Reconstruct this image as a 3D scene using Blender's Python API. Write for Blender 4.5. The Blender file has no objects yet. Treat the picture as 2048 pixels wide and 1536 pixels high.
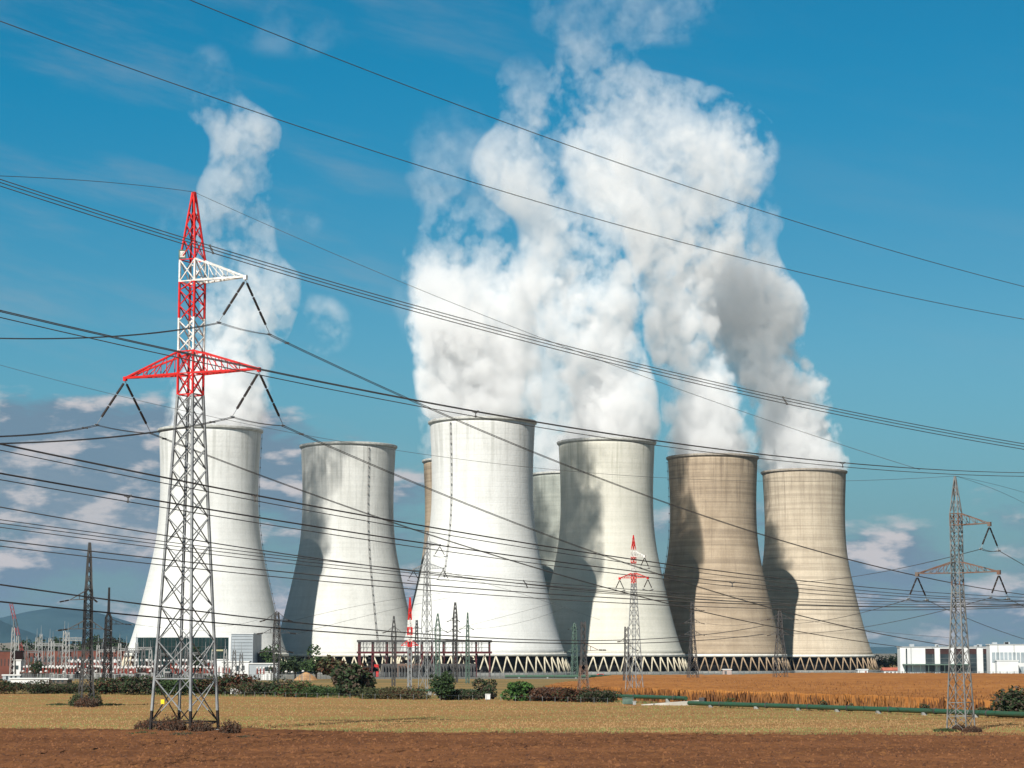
import bpy, bmesh, math, random
import numpy as np
from mathutils import Vector, Matrix, noise as mnoise

C = bpy.context.scene
col = C.collection
R = math.radians
random.seed(7)

# ------------------------------------------------------------------ camera, sky, sun, exposure
F = 4500.0           # focal length in pixels of the 2048-wide frame
EYE = 6.4            # eye height over the fields
PITCH = math.atan((1322 - 768) / F)
cam = bpy.data.cameras.new('camera')
cam.sensor_width = 36.0
cam.lens = F / 2048 * 36.0
cam.clip_start = 1.0
cam.clip_end = 60000.0
camo = bpy.data.objects.new('camera', cam)
camo.location = (0, 0, EYE)
camo.rotation_euler = (math.pi / 2 + PITCH, 0, 0)
col.objects.link(camo)
C.camera = camo

SUN_AZ = R(22.0)     # light travels to the right of straight ahead by this much
SUN_EL = R(41.0)
w = bpy.data.worlds.new('World')
C.world = w
w.use_nodes = True
nt = w.node_tree
nt.nodes.clear()
def N(nt, typ, **kw):
    n = nt.nodes.new(typ)
    for k, v in kw.items():
        if k.startswith('i_'):
            n.inputs[k[2:].replace('_', ' ')].default_value = v
        else:
            setattr(n, k, v)
    return n
def L(nt, a, b): nt.links.new(a, b)
def M(nt, op, a, b=None, c=None, clamp=False):
    n = nt.nodes.new('ShaderNodeMath'); n.operation = op; n.use_clamp = clamp
    for i, v in enumerate((a, b, c)):
        if v is None: continue
        if isinstance(v, (int, float)): n.inputs[i].default_value = v
        else: nt.links.new(v, n.inputs[i])
    return n.outputs[0]
def MR(nt, v, a, b, c=0.0, d=1.0, smooth=True):
    n = nt.nodes.new('ShaderNodeMapRange'); n.interpolation_type = 'SMOOTHSTEP' if smooth else 'LINEAR'
    if isinstance(v, (int, float)): n.inputs[0].default_value = v
    else: nt.links.new(v, n.inputs[0])
    for i, q in enumerate((a, b, c, d)): n.inputs[i + 1].default_value = q
    return n.outputs[0]
def MIX(nt, f, a, b):
    n = nt.nodes.new('ShaderNodeMix'); n.data_type = 'RGBA'
    for i, v in ((0, f), (6, a), (7, b)):
        if isinstance(v, (int, float)): n.inputs[i].default_value = v
        elif isinstance(v, tuple): n.inputs[i].default_value = (*v, 1)
        else: nt.links.new(v, n.inputs[i])
    return n.outputs[2]

sky = N(nt, 'ShaderNodeTexSky', sky_type='NISHITA', sun_disc=False)
sky.sun_elevation = SUN_EL
sky.sun_rotation = math.pi + SUN_AZ
sky.altitude = 0
sky.air_density = 1.0
sky.dust_density = 0.3
sky.ozone_density = 2.0
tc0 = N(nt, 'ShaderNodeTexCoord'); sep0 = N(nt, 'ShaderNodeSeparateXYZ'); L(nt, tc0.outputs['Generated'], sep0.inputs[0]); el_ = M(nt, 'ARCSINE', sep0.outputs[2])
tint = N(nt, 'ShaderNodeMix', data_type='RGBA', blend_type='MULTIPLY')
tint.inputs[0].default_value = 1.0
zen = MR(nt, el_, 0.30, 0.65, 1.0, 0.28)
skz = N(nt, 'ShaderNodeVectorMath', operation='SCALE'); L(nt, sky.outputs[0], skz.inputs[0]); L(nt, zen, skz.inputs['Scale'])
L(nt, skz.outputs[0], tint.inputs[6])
# low banks of broken cloud, laid out by direction
tc = N(nt, 'ShaderNodeTexCoord')
sep = N(nt, 'ShaderNodeSeparateXYZ')
L(nt, tc.outputs['Generated'], sep.inputs[0])
az = M(nt, 'ARCTAN2', sep.outputs[0], sep.outputs[1])     # radians right of straight ahead
el = M(nt, 'ARCSINE', sep.outputs[2])
hi_f = M(nt, 'SUBTRACT', MR(nt, el, 0.10, 0.28), M(nt, 'MULTIPLY', az, 0.35))
L(nt, MIX(nt, hi_f, (0.40, 0.86, 0.93), (0.060, 0.90, 1.09)), tint.inputs[7])   # deep film blue overhead, paler low down
cmb = N(nt, 'ShaderNodeCombineXYZ')
L(nt, M(nt, 'MULTIPLY', az, 12.0), cmb.inputs[0]); L(nt, M(nt, 'MULTIPLY', el, 30.0), cmb.inputs[1])
n1 = N(nt, 'ShaderNodeTexNoise', i_Scale=1.15, i_Detail=9.0, i_Roughness=0.56)
L(nt, cmb.outputs[0], n1.inputs['Vector'])
off = N(nt, 'ShaderNodeVectorMath', operation='ADD'); off.inputs[1].default_value = (-0.10, 0.20, 0)
L(nt, cmb.outputs[0], off.inputs[0])
n2 = N(nt, 'ShaderNodeTexNoise', i_Scale=1.15, i_Detail=9.0, i_Roughness=0.56)
L(nt, off.outputs[0], n2.inputs['Vector'])
# ceiling of the cloud bank in elevation: higher on the left, low on the right
ceil_ = MR(nt, az, -0.20, 0.12, 0.130, 0.082)
low = M(nt, 'SUBTRACT', ceil_, el)                                    # >0 below the ceiling
band = MR(nt, low, -0.035, 0.045)
blobc = M(nt, 'ADD', M(nt, 'MULTIPLY', M(nt, 'ADD', az, 0.185), M(nt, 'MULTIPLY', M(nt, 'ADD', az, 0.185), 95.0)), M(nt, 'MULTIPLY', M(nt, 'SUBTRACT', el, 0.088), M(nt, 'MULTIPLY', M(nt, 'SUBTRACT', el, 0.088), 900.0)))
blob = MR(nt, blobc, 1.0, 0.0, 0.0, 0.22)       # the one big cumulus bank low on the left
dens = M(nt, 'ADD', M(nt, 'ADD', n1.outputs[0], M(nt, 'MULTIPLY', M(nt, 'SUBTRACT', band, 1.0), 0.30)), blob)
cov = MR(nt, dens, 0.395, 0.56)
lit = MR(nt, M(nt, 'SUBTRACT', n1.outputs[0], n2.outputs[0]), -0.01, 0.10)
ccol = MIX(nt, lit, (0.36, 0.52, 0.70), (1.42, 1.28, 1.27))
ccol_n = N(nt, 'ShaderNodeMix', data_type='RGBA', blend_type='MULTIPLY'); ccol_n.inputs[0].default_value = 1.0
ccol_n.inputs[7].default_value = (6.2, 6.2, 6.2, 1)
L(nt, ccol, ccol_n.inputs[6])
# grey-blue veil low over the horizon
veil = MR(nt, el, 0.15, 0.0, 0.0, 0.85)
vcol = MIX(nt, veil, tint.outputs[2], (2.1, 2.9, 3.6))
final = MIX(nt, M(nt, 'MULTIPLY', cov, 0.85), vcol, ccol_n.outputs[2])
# thin cirrus veils high up
cmb2 = N(nt, 'ShaderNodeCombineXYZ'); L(nt, M(nt, 'MULTIPLY', az, 5.0), cmb2.inputs[0]); L(nt, M(nt, 'MULTIPLY_ADD', el, 26.0, M(nt, 'MULTIPLY', az, 6.0)), cmb2.inputs[1])
n3 = N(nt, 'ShaderNodeTexNoise', i_Scale=0.9, i_Detail=8.0, i_Roughness=0.62); L(nt, cmb2.outputs[0], n3.inputs['Vector'])
cir = M(nt, 'MULTIPLY', MR(nt, n3.outputs[0], 0.46, 0.74), MR(nt, az, 0.10, -0.15, 0.08, 0.42))
final = MIX(nt, cir, final, (4.6, 5.4, 6.0))
bg = N(nt, 'ShaderNodeBackground')
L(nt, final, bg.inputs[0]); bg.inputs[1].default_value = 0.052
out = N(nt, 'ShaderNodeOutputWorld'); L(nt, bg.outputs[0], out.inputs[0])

sun = bpy.data.lights.new('sun', 'SUN'); sun.energy = 5.0; sun.angle = R(0.5); sun.color = (1.0, 0.955, 0.88)
suno = bpy.data.objects.new('sun', sun); col.objects.link(suno)
sdir = Vector((math.sin(SUN_AZ) * math.cos(SUN_EL), math.cos(SUN_AZ) * math.cos(SUN_EL), -math.sin(SUN_EL)))
suno.rotation_euler = sdir.to_track_quat('-Z', 'Y').to_euler()
suno.location = (-200, -300, 400)

C.view_settings.view_transform = 'Standard'
C.view_settings.look = 'None'
C.view_settings.gamma = 1.0
C.view_settings.exposure = 0.52
C.cycles.volume_step_rate = 1.0
C.cycles.volume_max_steps = 512
C.cycles.volume_bounces = 6
C.cycles.max_bounces = 8
C.cycles.transparent_max_bounces = 16
C.cycles.use_denoising = True

# ------------------------------------------------------------------ helpers
cp, sp_ = math.cos(PITCH), math.sin(PITCH)
def at(px, py, Y):
    """pixel of the 2048x1536 photograph + distance ahead -> world point"""
    x = (px - 1024) / F; y = -(py - 768) / F
    d = Vector((x, cp - y * sp_, sp_ + y * cp))
    s = Y / d.y
    return Vector((d.x * s, Y, EYE + d.z * s))
def ground_at(px, py):
    x = (px - 1024) / F; y = -(py - 768) / F
    d = Vector((x, cp - y * sp_, sp_ + y * cp))
    s = -EYE / d.z
    return Vector((d.x * s, d.y * s, 0))
def zof(py, Y): return at(1024, py, Y).z
def xof(px, Y): return (px - 1024) / F * Y / cp * 1.0 if False else at(px, 1200, Y).x
def m_per_px(Y): return Y / F

def link(name, me, mats=None, parent=None, loc=None):
    o = bpy.data.objects.new(name, me); col.objects.link(o)
    if mats:
        for m in (mats if isinstance(mats, (list, tuple)) else [mats]):
            if me is not None and m.name not in [q.name for q in me.materials if q]: me.materials.append(m)
    if parent: o.parent = parent
    if loc is not None: o.location = loc
    return o
def tag(o, label, cat, group=None, kind=None):
    if label: o['label'] = label
    if cat: o['category'] = cat
    if group: o['group'] = group
    if kind: o['kind'] = kind
    return o
def thing(name, label, cat, loc=(0, 0, 0), rz=0, group=None):
    o = bpy.data.objects.new(name, None); col.objects.link(o)
    o.empty_display_size = 0.5
    o.location = loc; o.rotation_euler = (0, 0, rz)
    return tag(o, label, cat, group)
def kids(o): return [c for c in bpy.data.objects if c.parent == o]
def dup(root, loc, rz, label, scale=1.0, kidmap=None):
    r = root.copy(); col.objects.link(r); r.location = loc; r.rotation_euler = (0, 0, rz)
    r.scale = (scale,) * 3 if not isinstance(scale, tuple) else scale
    if label: r['label'] = label
    for c in (kidmap if kidmap is not None else kids(root)):
        d = c.copy(); col.objects.link(d); d.parent = r
    return r

class MB:
    """collects simple shapes into one mesh"""
    def __init__(s): s.v = []; s.f = []; s.m = []
    def add(s, vs, fs, mi=0):
        b = len(s.v); s.v += [tuple(v) for v in vs]
        s.f += [tuple(i + b for i in f) for f in fs]; s.m += [mi] * len(fs)
    def box(s, x0, x1, y0, y1, z0, z1, mi=0):
        v = [(x0,y0,z0),(x1,y0,z0),(x1,y1,z0),(x0,y1,z0),(x0,y0,z1),(x1,y0,z1),(x1,y1,z1),(x0,y1,z1)]
        s.add(v, [(0,3,2,1),(4,5,6,7),(0,1,5,4),(1,2,6,5),(2,3,7,6),(3,0,4,7)], mi)
    def bar(s, a, b, w, mi=0, w2=None):
        a = Vector(a); b = Vector(b); d = b - a
        if d.length < 1e-6: return
        d.normalize()
        up = Vector((0, 0, 1)) if abs(d.z) < 0.9 else Vector((1, 0, 0))
        p = d.cross(up).normalized(); q = d.cross(p)
        h = w / 2; h2 = (w2 if w2 else w) / 2
        vs = [a + p*i*h + q*j*h for i, j in ((-1,-1),(1,-1),(1,1),(-1,1))] + [b + p*i*h2 + q*j*h2 for i, j in ((-1,-1),(1,-1),(1,1),(-1,1))]
        s.add(vs, [(0,3,2,1),(4,5,6,7),(0,1,5,4),(1,2,6,5),(2,3,7,6),(3,0,4,7)], mi)
    def tube(s, pts, r, n=6, mi=0, cap=True):
        pts = [Vector(p) for p in pts]; rs = r if isinstance(r, (list, tuple)) else [r] * len(pts)
        base = len(s.v); rings = len(pts)
        for i, p in enumerate(pts):
            d = (pts[min(i+1, rings-1)] - pts[max(i-1, 0)])
            d = d.normalized() if d.length > 1e-9 else Vector((0, 0, 1))
            up = Vector((0, 0, 1)) if abs(d.z) < 0.95 else Vector((1, 0, 0))
            u = d.cross(up).normalized(); v = d.cross(u)
            for k in range(n):
                a = 2 * math.pi * k / n
                s.v.append(tuple(p + (u * math.cos(a) + v * math.sin(a)) * rs[i]))
        for i in range(rings - 1):
            for k in range(n):
                k2 = (k + 1) % n
                s.f.append((base+i*n+k, base+i*n+k2, base+(i+1)*n+k2, base+(i+1)*n+k)); s.m.append(mi)
        if cap:
            s.f.append(tuple(base + k for k in range(n))[::-1]); s.m.append(mi)
            s.f.append(tuple(base + (rings-1)*n + k for k in range(n))); s.m.append(mi)
    def lathe(s, prof, n=24, c=(0, 0), mi=0, close=False):
        base = len(s.v); m = len(prof)
        for r, z in prof:
            for k in range(n):
                a = 2 * math.pi * k / n
                s.v.append((c[0] + r * math.cos(a), c[1] + r * math.sin(a), z))
        for i in range(m - 1 + (1 if close else 0)):
            for k in range(n):
                k2 = (k + 1) % n; j = (i + 1) % m
                s.f.append((base+i*n+k, base+i*n+k2, base+j*n+k2, base+j*n+k)); s.m.append(mi)
        if not close:
            s.f.append(tuple(base + k for k in range(n))[::-1]); s.m.append(mi)
            s.f.append(tuple(base + (m-1)*n + k for k in range(n))); s.m.append(mi)
    def mesh(s, name, smooth=False):
        me = bpy.data.meshes.new(name); me.from_pydata(s.v, [], s.f)
        me.polygons.foreach_set('material_index', s.m)
        if smooth: me.polygons.foreach_set('use_smooth', [True] * len(s.f))
        me.update(); return me
    def build(s, name, mats, parent=None, smooth=False, loc=None):
        return link(name, s.mesh(name, smooth), mats, parent, loc)

MATS = {}
def mat(name, c1, c2=None, scale=1.0, rough=0.85, metal=0.0, detail=4.0, bump=0.0, bscale=None, stretch=None, spec=0.3, lo=0.35, hi=0.65):
    """two-tone procedural material, noise in object space"""
    if name in MATS: return MATS[name]
    m = bpy.data.materials.new(name); m.use_nodes = True; t = m.node_tree; t.nodes.clear()
    o = N(t, 'ShaderNodeOutputMaterial'); p = N(t, 'ShaderNodeBsdfPrincipled')
    L(t, p.outputs[0], o.inputs[0])
    p.inputs['Roughness'].default_value = rough; p.inputs['Metallic'].default_value = metal
    p.inputs['Specular IOR Level'].default_value = spec
    tcn = N(t, 'ShaderNodeTexCoord'); vec = tcn.outputs['Object']
    if stretch:
        mp = N(t, 'ShaderNodeMapping'); mp.inputs['Scale'].default_value = stretch
        L(t, vec, mp.inputs[0]); vec = mp.outputs[0]
    nz = N(t, 'ShaderNodeTexNoise', i_Scale=scale, i_Detail=detail, i_Roughness=0.6)
    L(t, vec, nz.inputs['Vector'])
    c2 = c2 or tuple(min(1, q * 0.75) for q in c1)
    L(t, MIX(t, MR(t, nz.outputs[0], lo, hi), c1, c2), p.inputs['Base Color'])
    if bump:
        nb = N(t, 'ShaderNodeTexNoise', i_Scale=bscale or scale * 4, i_Detail=4.0)
        L(t, vec, nb.inputs['Vector'])
        b = N(t, 'ShaderNodeBump', i_Strength=1.0); b.inputs['Distance'].default_value = bump
        L(t, nb.outputs[0], b.inputs['Height']); L(t, b.outputs[0], p.inputs['Normal'])
    MATS[name] = m
    return m

# ------------------------------------------------------------------ cooling towers
H_T = 120.0
PROF = [(38.6, 9.6), (36.9, 13.9), (34.6, 22), (32.4, 31), (30.4, 39.5), (28.3, 49.3), (26.9, 56), (25.5, 63), (24.3, 72),
        (23.7, 81.5), (23.6, 93), (23.9, 104.8), (24.3, 112), (24.6, H_T)]
def prof_r(z):
    for (r0, z0), (r1, z1) in zip(PROF, PROF[1:]):
        if z <= z1: return r0 + (r1 - r0) * (z - z0) / (z1 - z0)
    return PROF[-1][0]
# smooth the profile
zs = np.linspace(9.6, H_T, 46)
rs = np.interp(zs, [p[1] for p in PROF], [p[0] for p in PROF])
for _ in range(4): rs[1:-1] = (rs[:-2] + 2 * rs[1:-1] + rs[2:]) / 4
def pr(z): return float(np.interp(z, zs, rs))

def concrete(name, base, dark, stain, rib=0.0, band=0.25, seed=0.0, grime=0.3):
    m = bpy.data.materials.new(name); m.use_nodes = True; t = m.node_tree; t.nodes.clear()
    o = N(t, 'ShaderNodeOutputMaterial'); p = N(t, 'ShaderNodeBsdfPrincipled'); L(t, p.outputs[0], o.inputs[0])
    p.inputs['Roughness'].default_value = 0.9; p.inputs['Specular IOR Level'].default_value = 0.2
    tcn = N(t, 'ShaderNodeTexCoord'); s = N(t, 'ShaderNodeSeparateXYZ'); L(t, tcn.outputs['Object'], s.inputs[0])
    ang = M(t, 'ARCTAN2', s.outputs[1], s.outputs[0])
    ca, sa = M(t, 'COSINE', ang), M(t, 'SINE', ang)
    def cyl(ka, kz, off=0.0):
        c = N(t, 'ShaderNodeCombineXYZ')
        L(t, M(t, 'MULTIPLY_ADD', ca, ka, seed + off), c.inputs[0]); L(t, M(t, 'MULTIPLY_ADD', sa, ka, seed), c.inputs[1])
        L(t, M(t, 'MULTIPLY', s.outputs[2], kz), c.inputs[2]); return c.outputs[0]
    def nz(vec, detail=4.0, rough=0.6, sc=1.0):
        n = N(t, 'ShaderNodeTexNoise', i_Scale=sc, i_Detail=detail, i_Roughness=rough); L(t, vec, n.inputs['Vector']); return n.outputs[0]
    # broad mottling, bands of the concrete lifts, vertical weeping streaks
    broad = MR(t, nz(cyl(3.0, 0.05), 6.0), 0.35, 0.68)
    lifts = MR(t, nz(cyl(0.15, 0.42), 3.0, 0.75), 0.42, 0.62)
    streak = MR(t, nz(cyl(20.0, 0.030, 7.0), 6.0, 0.75), 0.47, 0.72)
    fine = MR(t, nz(cyl(30.0, 0.9), 3.0), 0.3, 0.75)
    c = MIX(t, M(t, 'MULTIPLY', broad, 0.6), base, dark)
    c = MIX(t, M(t, 'MULTIPLY', lifts, band), c, stain)
    topw = M(t, 'MULTIPLY', MR(t, s.outputs[2], 40.0, 112.0, 0.30, 1.0), MR(t, nz(cyl(2.5, 0.03, 4.0), 4.0), 0.38, 0.60, 0.25, 1.0))
    c = MIX(t, M(t, 'MULTIPLY', M(t, 'MULTIPLY', streak, grime), topw), c, stain)
    c = MIX(t, M(t, 'MULTIPLY', fine, 0.13), c, stain)
    # dark runs below the rim, patches of repair
    runs = M(t, 'MULTIPLY', MR(t, nz(cyl(9.0, 0.012, 15.0), 5.0, 0.7), 0.50, 0.66), MR(t, M(t, 'ADD', s.outputs[2], M(t, 'MULTIPLY', nz(cyl(6.0, 0.0, 2.0)), 60.0)), 100.0, 150.0))
    c = MIX(t, M(t, 'MULTIPLY', runs, 0.30 + grime * .35), c, stain)
    patch = MR(t, nz(cyl(5.0, 0.06, 31.0), 2.0, 0.4), 0.60, 0.63)
    c = MIX(t, M(t, 'MULTIPLY', patch, 0.22), c, base)
    # joints between lifts and meridional form joints, both faint
    zf = M(t, 'ABSOLUTE', M(t, 'SUBTRACT', M(t, 'FRACT', M(t, 'MULTIPLY', s.outputs[2], 0.4)), 0.5))
    af = M(t, 'ABSOLUTE', M(t, 'SUBTRACT', M(t, 'FRACT', M(t, 'MULTIPLY', ang, 96 / (2 * math.pi))), 0.5))
    jl = M(t, 'MAXIMUM', MR(t, zf, 0.42, 0.49), M(t, 'MULTIPLY', MR(t, af, 0.40, 0.48), rib))
    c = MIX(t, M(t, 'MULTIPLY', M(t, 'MULTIPLY', jl, 0.05 + 0.16 * (rib > .4)), MR(t, nz(cyl(5.0, 0.2, 3.0)), 0.35, 0.6)), c, stain)
    L(t, c, p.inputs['Base Color'])
    b = N(t, 'ShaderNodeBump', i_Strength=0.6); b.inputs['Distance'].default_value = 0.05
    L(t, M(t, 'SUBTRACT', fine, jl), b.inputs['Height']); L(t, b.outputs[0], p.inputs['Normal'])
    return m
WHITE = ((0.66, 0.66, 0.635), (0.55, 0.55, 0.525), (0.33, 0.33, 0.30))
c_white = concrete('pale_concrete', *WHITE, rib=0.3, band=0.10, seed=1, grime=0.50)
c_white2 = concrete('pale_concrete_stained', (0.58, 0.58, 0.55), (0.46, 0.46, 0.43), (0.25, 0.25, 0.23), rib=0.3, band=0.12, seed=5, grime=0.70)
c_cream = concrete('cream_concrete', (0.60, 0.58, 0.51), (0.51, 0.495, 0.43), (0.30, 0.30, 0.23), rib=0.3, band=0.14, seed=9, grime=0.55)
c_brown = concrete('brown_concrete', (0.42, 0.335, 0.24), (0.29, 0.225, 0.155), (0.12, 0.09, 0.065), rib=0.5, band=0.40, seed=14, grime=0.75)
c_tan = concrete('tan_concrete', (0.52, 0.445, 0.34), (0.40, 0.335, 0.25), (0.18, 0.145, 0.11), rib=0.6, band=0.36, seed=21, grime=0.75)
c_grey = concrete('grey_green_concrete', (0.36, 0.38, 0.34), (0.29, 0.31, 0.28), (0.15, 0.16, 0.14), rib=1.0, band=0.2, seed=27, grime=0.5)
m_strut = mat('strut_concrete', (0.55, 0.50, 0.38), (0.42, 0.37, 0.27), 0.8)
m_rimd = mat('rim_concrete', (0.34, 0.30, 0.25), (0.24, 0.21, 0.17), 0.6)
m_rimw = mat('pale_rim_concrete', (0.50, 0.50, 0.47), (0.36, 0.36, 0.33), 0.6)
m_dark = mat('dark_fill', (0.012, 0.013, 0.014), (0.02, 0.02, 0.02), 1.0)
m_basin = mat('basin_concrete', (0.28, 0.28, 0.26), (0.2, 0.2, 0.19), 0.5)
m_ringw = mat('white_ring_beam', (0.70, 0.68, 0.62), (0.58, 0.56, 0.5), 0.5)
m_ladder = mat('ladder_steel', (0.20, 0.19, 0.175), (0.13, 0.12, 0.11), 1.0, rough=0.6)

NA = 128
def shell_mesh():
    b = MB()
    prof = [(float(r), float(z)) for r, z in zip(rs, zs)]
    prof += [(float(rs[-1]) - 0.9, H_T)] + [(float(r) - 0.9, float(z)) for r, z in zip(rs[::-1], zs[::-1])][1:]
    b.lathe(prof, NA, close=True)
    return b.mesh('shell', True)
SHELL = shell_mesh()
b = MB(); b.lathe([(24.60, 118.9), (25.5, 119.7), (25.55, 120.6), (25.2, 120.8), (23.6, 120.8), (23.62, 118.9)], NA, close=True); LIP = b.mesh('rim_walkway', False)
b = MB(); b.lathe([(38.2, 8.7), (39.3, 8.9), (39.2, 10.1), (38.9, 10.3), (38.2, 10.2)], NA, close=True); RING = b.mesh('ring_beam', True)
b = MB(); b.lathe([(43.2, 0.0), (43.2, 1.0), (42.7, 1.15), (0.2, 1.15)], 96); BASIN = b.mesh('basin', False)
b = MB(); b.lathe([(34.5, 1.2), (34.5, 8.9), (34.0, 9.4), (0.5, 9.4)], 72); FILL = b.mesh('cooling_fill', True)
NV = 48
def strut_mesh():
    b = MB(); a = 2 * math.pi / NV / 2 * 0.94
    for s in (-1, 1):
        b.tube([(38.75, 0, 8.9), (41.6 * math.cos(s * a), 41.6 * math.sin(s * a), 0.9)], 0.36, 6)
    return b.mesh('support_column', True)
STRUT = strut_mesh(); STRUT.materials.append(m_strut)
STRUT2 = STRUT.copy(); STRUT2.materials.clear(); STRUT2.materials.append(mat('brown_strut_concrete', (0.34, 0.25, 0.16), (0.24, 0.17, 0.11), 0.8))

def tower(px, ypx_rim, D, cmat, label, ladders=(), ring=None, cols=True, rimmat=None, strut=None):
    x = at(px, ypx_rim, D).x
    t = thing('cooling_tower', label, 'cooling tower', (x, D, 0), 0, 'cooling towers of the power station')
    t.scale = (1, 1, 0.976)
    def part(name, src, m):
        me = src.copy(); me.materials.clear(); me.materials.append(m)
        return link(name, me, None, t)
    part('shell', SHELL, cmat); part('rim_walkway', LIP, rimmat or m_rimw); part('ring_beam', RING, ring or m_ringw)
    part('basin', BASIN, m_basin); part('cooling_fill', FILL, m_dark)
    view = math.atan2(-D, -x)
    if cols:
        for k in range(NV):
            a = 2 * math.pi * (k + 0.3) / NV
            if math.cos(a - view) < -0.25: continue
            o = link('support_column', strut or STRUT, None, t); o.rotation_euler = (0, 0, a)
    for (deg, ztop, zbot, wd) in ladders:
        a = view + R(deg); b = MB()
        zz = np.arange(zbot, ztop, 2.4)
        P = [Vector((math.cos(a) * (pr(z) + 0.55), math.sin(a) * (pr(z) + 0.55), z)) for z in zz]
        tang = Vector((-math.sin(a), math.cos(a), 0))
        for s in (-1, 1): b.tube([p + tang * s * wd for p in P], 0.07, 4)
        for i, p in enumerate(P):
            b.bar(p - tang * wd, p + tang * wd, 0.12)
            if i % 2 == 0: b.box(p.x - 0.30, p.x + 0.30, p.y - 0.30, p.y + 0.30, p.z - 0.22, p.z + 0.22)
        b.build('ladder', m_ladder, t)
    return t
TW = {}
TW[1] = tower(421, 852, 1088, c_white, 'white cooling tower farthest left, behind the big red and white pylon', [(84, 119, 30, .25)])
TW[2] = tower(697, 885, 1170, c_white2, 'pale cooling tower without steam, with a dark shadow down its left side', [(25, 119, 12, .35)])
TW[3] = tower(965, 835, 1050, c_white, 'largest bright white cooling tower in the middle with a ladder left of centre', [(-36, 119, 46, .35)])
TW[4] = tower(1213, 877, 1149, c_cream, 'cream cooling tower just right of the middle, behind the small red pylon')
TW[5] = tower(1425, 908, 1235, c_brown, 'brown stained cooling tower, second from the right', [(-84, 119, 12, .25)], rimmat=m_rimd, strut=STRUT2)
TW[6] = tower(1608, 938, 1331, c_tan, 'tan cooling tower farthest right with a rounded shadow on its lower left', rimmat=m_rimd, strut=STRUT2)
TW[7] = tower(1141, 945, 1350, c_grey, 'grey shaded cooling tower seen only in the gap between the white and cream towers')
TW[8] = tower(935, 913, 1256, c_brown, 'brown cooling tower almost hidden behind the large white middle tower', cols=False)

# ------------------------------------------------------------------ steam
def steam_mat(name, zmax, lo, hi, cs, rr, dens, ero, nscale, seed, yc=None):
    """density from the plume's own axis and radius, eroded by turbulence"""
    m = bpy.data.materials.new(name); m.use_nodes = True; t = m.node_tree; t.nodes.clear()
    o = N(t, 'ShaderNodeOutputMaterial')
    tcn = N(t, 'ShaderNodeTexCoord'); s = N(t, 'ShaderNodeSeparateXYZ'); L(t, tcn.outputs['Object'], s.inputs[0])
    zn = M(t, 'DIVIDE', s.outputs[2], zmax, clamp=True)
    def curve(pts):
        c = N(t, 'ShaderNodeFloatCurve'); cm = c.mapping; cv = cm.curves[0]
        cm.use_clip = False
        pts = sorted(pts)
        while len(cv.points) < len(pts): cv.points.new(0.5, 0.5)
        for pnt, (a, b_) in zip(cv.points, pts): pnt.location = (a, b_)
        cm.update(); L(t, zn, c.inputs['Value']); return c.outputs[0]
    span = hi - lo
    cx = M(t, 'MULTIPLY_ADD', curve([(z / zmax, (c - lo) / span) for z, c in cs]), span, lo)
    r = M(t, 'MULTIPLY', curve([(z / zmax, q / 100.0) for z, q in rr]), 100.0)
    d = curve([(z / zmax, q) for z, q in dens]); e = curve([(z / zmax, q) for z, q in ero])
    dx = M(t, 'SUBTRACT', s.outputs[0], cx); dy = s.outputs[1]
    q = M(t, 'DIVIDE', M(t, 'SQRT', M(t, 'ADD', M(t, 'MULTIPLY', dx, dx), M(t, 'MULTIPLY', dy, dy))), r)
    f = M(t, 'SUBTRACT', 1.0, q)
    mp = N(t, 'ShaderNodeMapping'); mp.inputs['Location'].default_value = (seed * 13.7, seed * 5.1, seed * 3.3)
    mp.inputs['Scale'].default_value = (nscale, nscale, nscale * 0.8)
    L(t, tcn.outputs['Object'], mp.inputs[0])
    nz = N(t, 'ShaderNodeTexNoise', i_Scale=1.0, i_Detail=6.0, i_Roughness=0.62, i_Distortion=0.0)
    L(t, mp.outputs[0], nz.inputs['Vector'])
    mp2 = N(t, 'ShaderNodeMapping'); mp2.inputs['Scale'].default_value = (nscale * 2.9, nscale * 2.9, nscale * 2.6); mp2.inputs['Location'].default_value = (seed * 3.7, 11.0, seed * 1.3)
    L(t, tcn.outputs['Object'], mp2.inputs[0])
    n2 = N(t, 'ShaderNodeTexNoise', i_Scale=1.0, i_Detail=4.0, i_Roughness=0.52); L(t, mp2.outputs[0], n2.inputs['Vector'])
    billow = M(t, 'SUBTRACT', M(t, 'ABSOLUTE', M(t, 'SUBTRACT', n2.outputs[0], 0.5)), 0.075)     # rounded lobes with sharp creases
    nn = M(t, 'ADD', M(t, 'SUBTRACT', nz.outputs[0], 0.5), M(t, 'MULTIPLY', billow, 1.1))
    cap = M(t, 'MULTIPLY_ADD', d, 0.30, 0.12)
    val = M(t, 'ADD', M(t, 'MINIMUM', f, cap), M(t, 'MULTIPLY', nn, M(t, 'MULTIPLY', e, 3.9)))
    val = M(t, 'SUBTRACT', val, M(t, 'MULTIPLY', e, 0.05))
    val = M(t, 'MULTIPLY', MR(t, val, 0.0, 0.30), MR(t, f, 0.0, 0.10))
    dd = M(t, 'MULTIPLY', val, M(t, 'MULTIPLY', d, 0.095))
    vs = N(t, 'ShaderNodeVolumeScatter'); vs.inputs['Color'].default_value = (0.982, 0.984, 0.99, 1)
    vs.inputs['Anisotropy'].default_value = STEAM_G
    L(t, dd, vs.inputs['Density']); L(t, vs.outputs[0], o.inputs['Volume'])
    try: m.cycles.volume_step_rate = STEAM_RATE
    except Exception as ex: print(ex)
    return m
STEAM_G = -0.15
STEAM_RATE = 0.14
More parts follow.
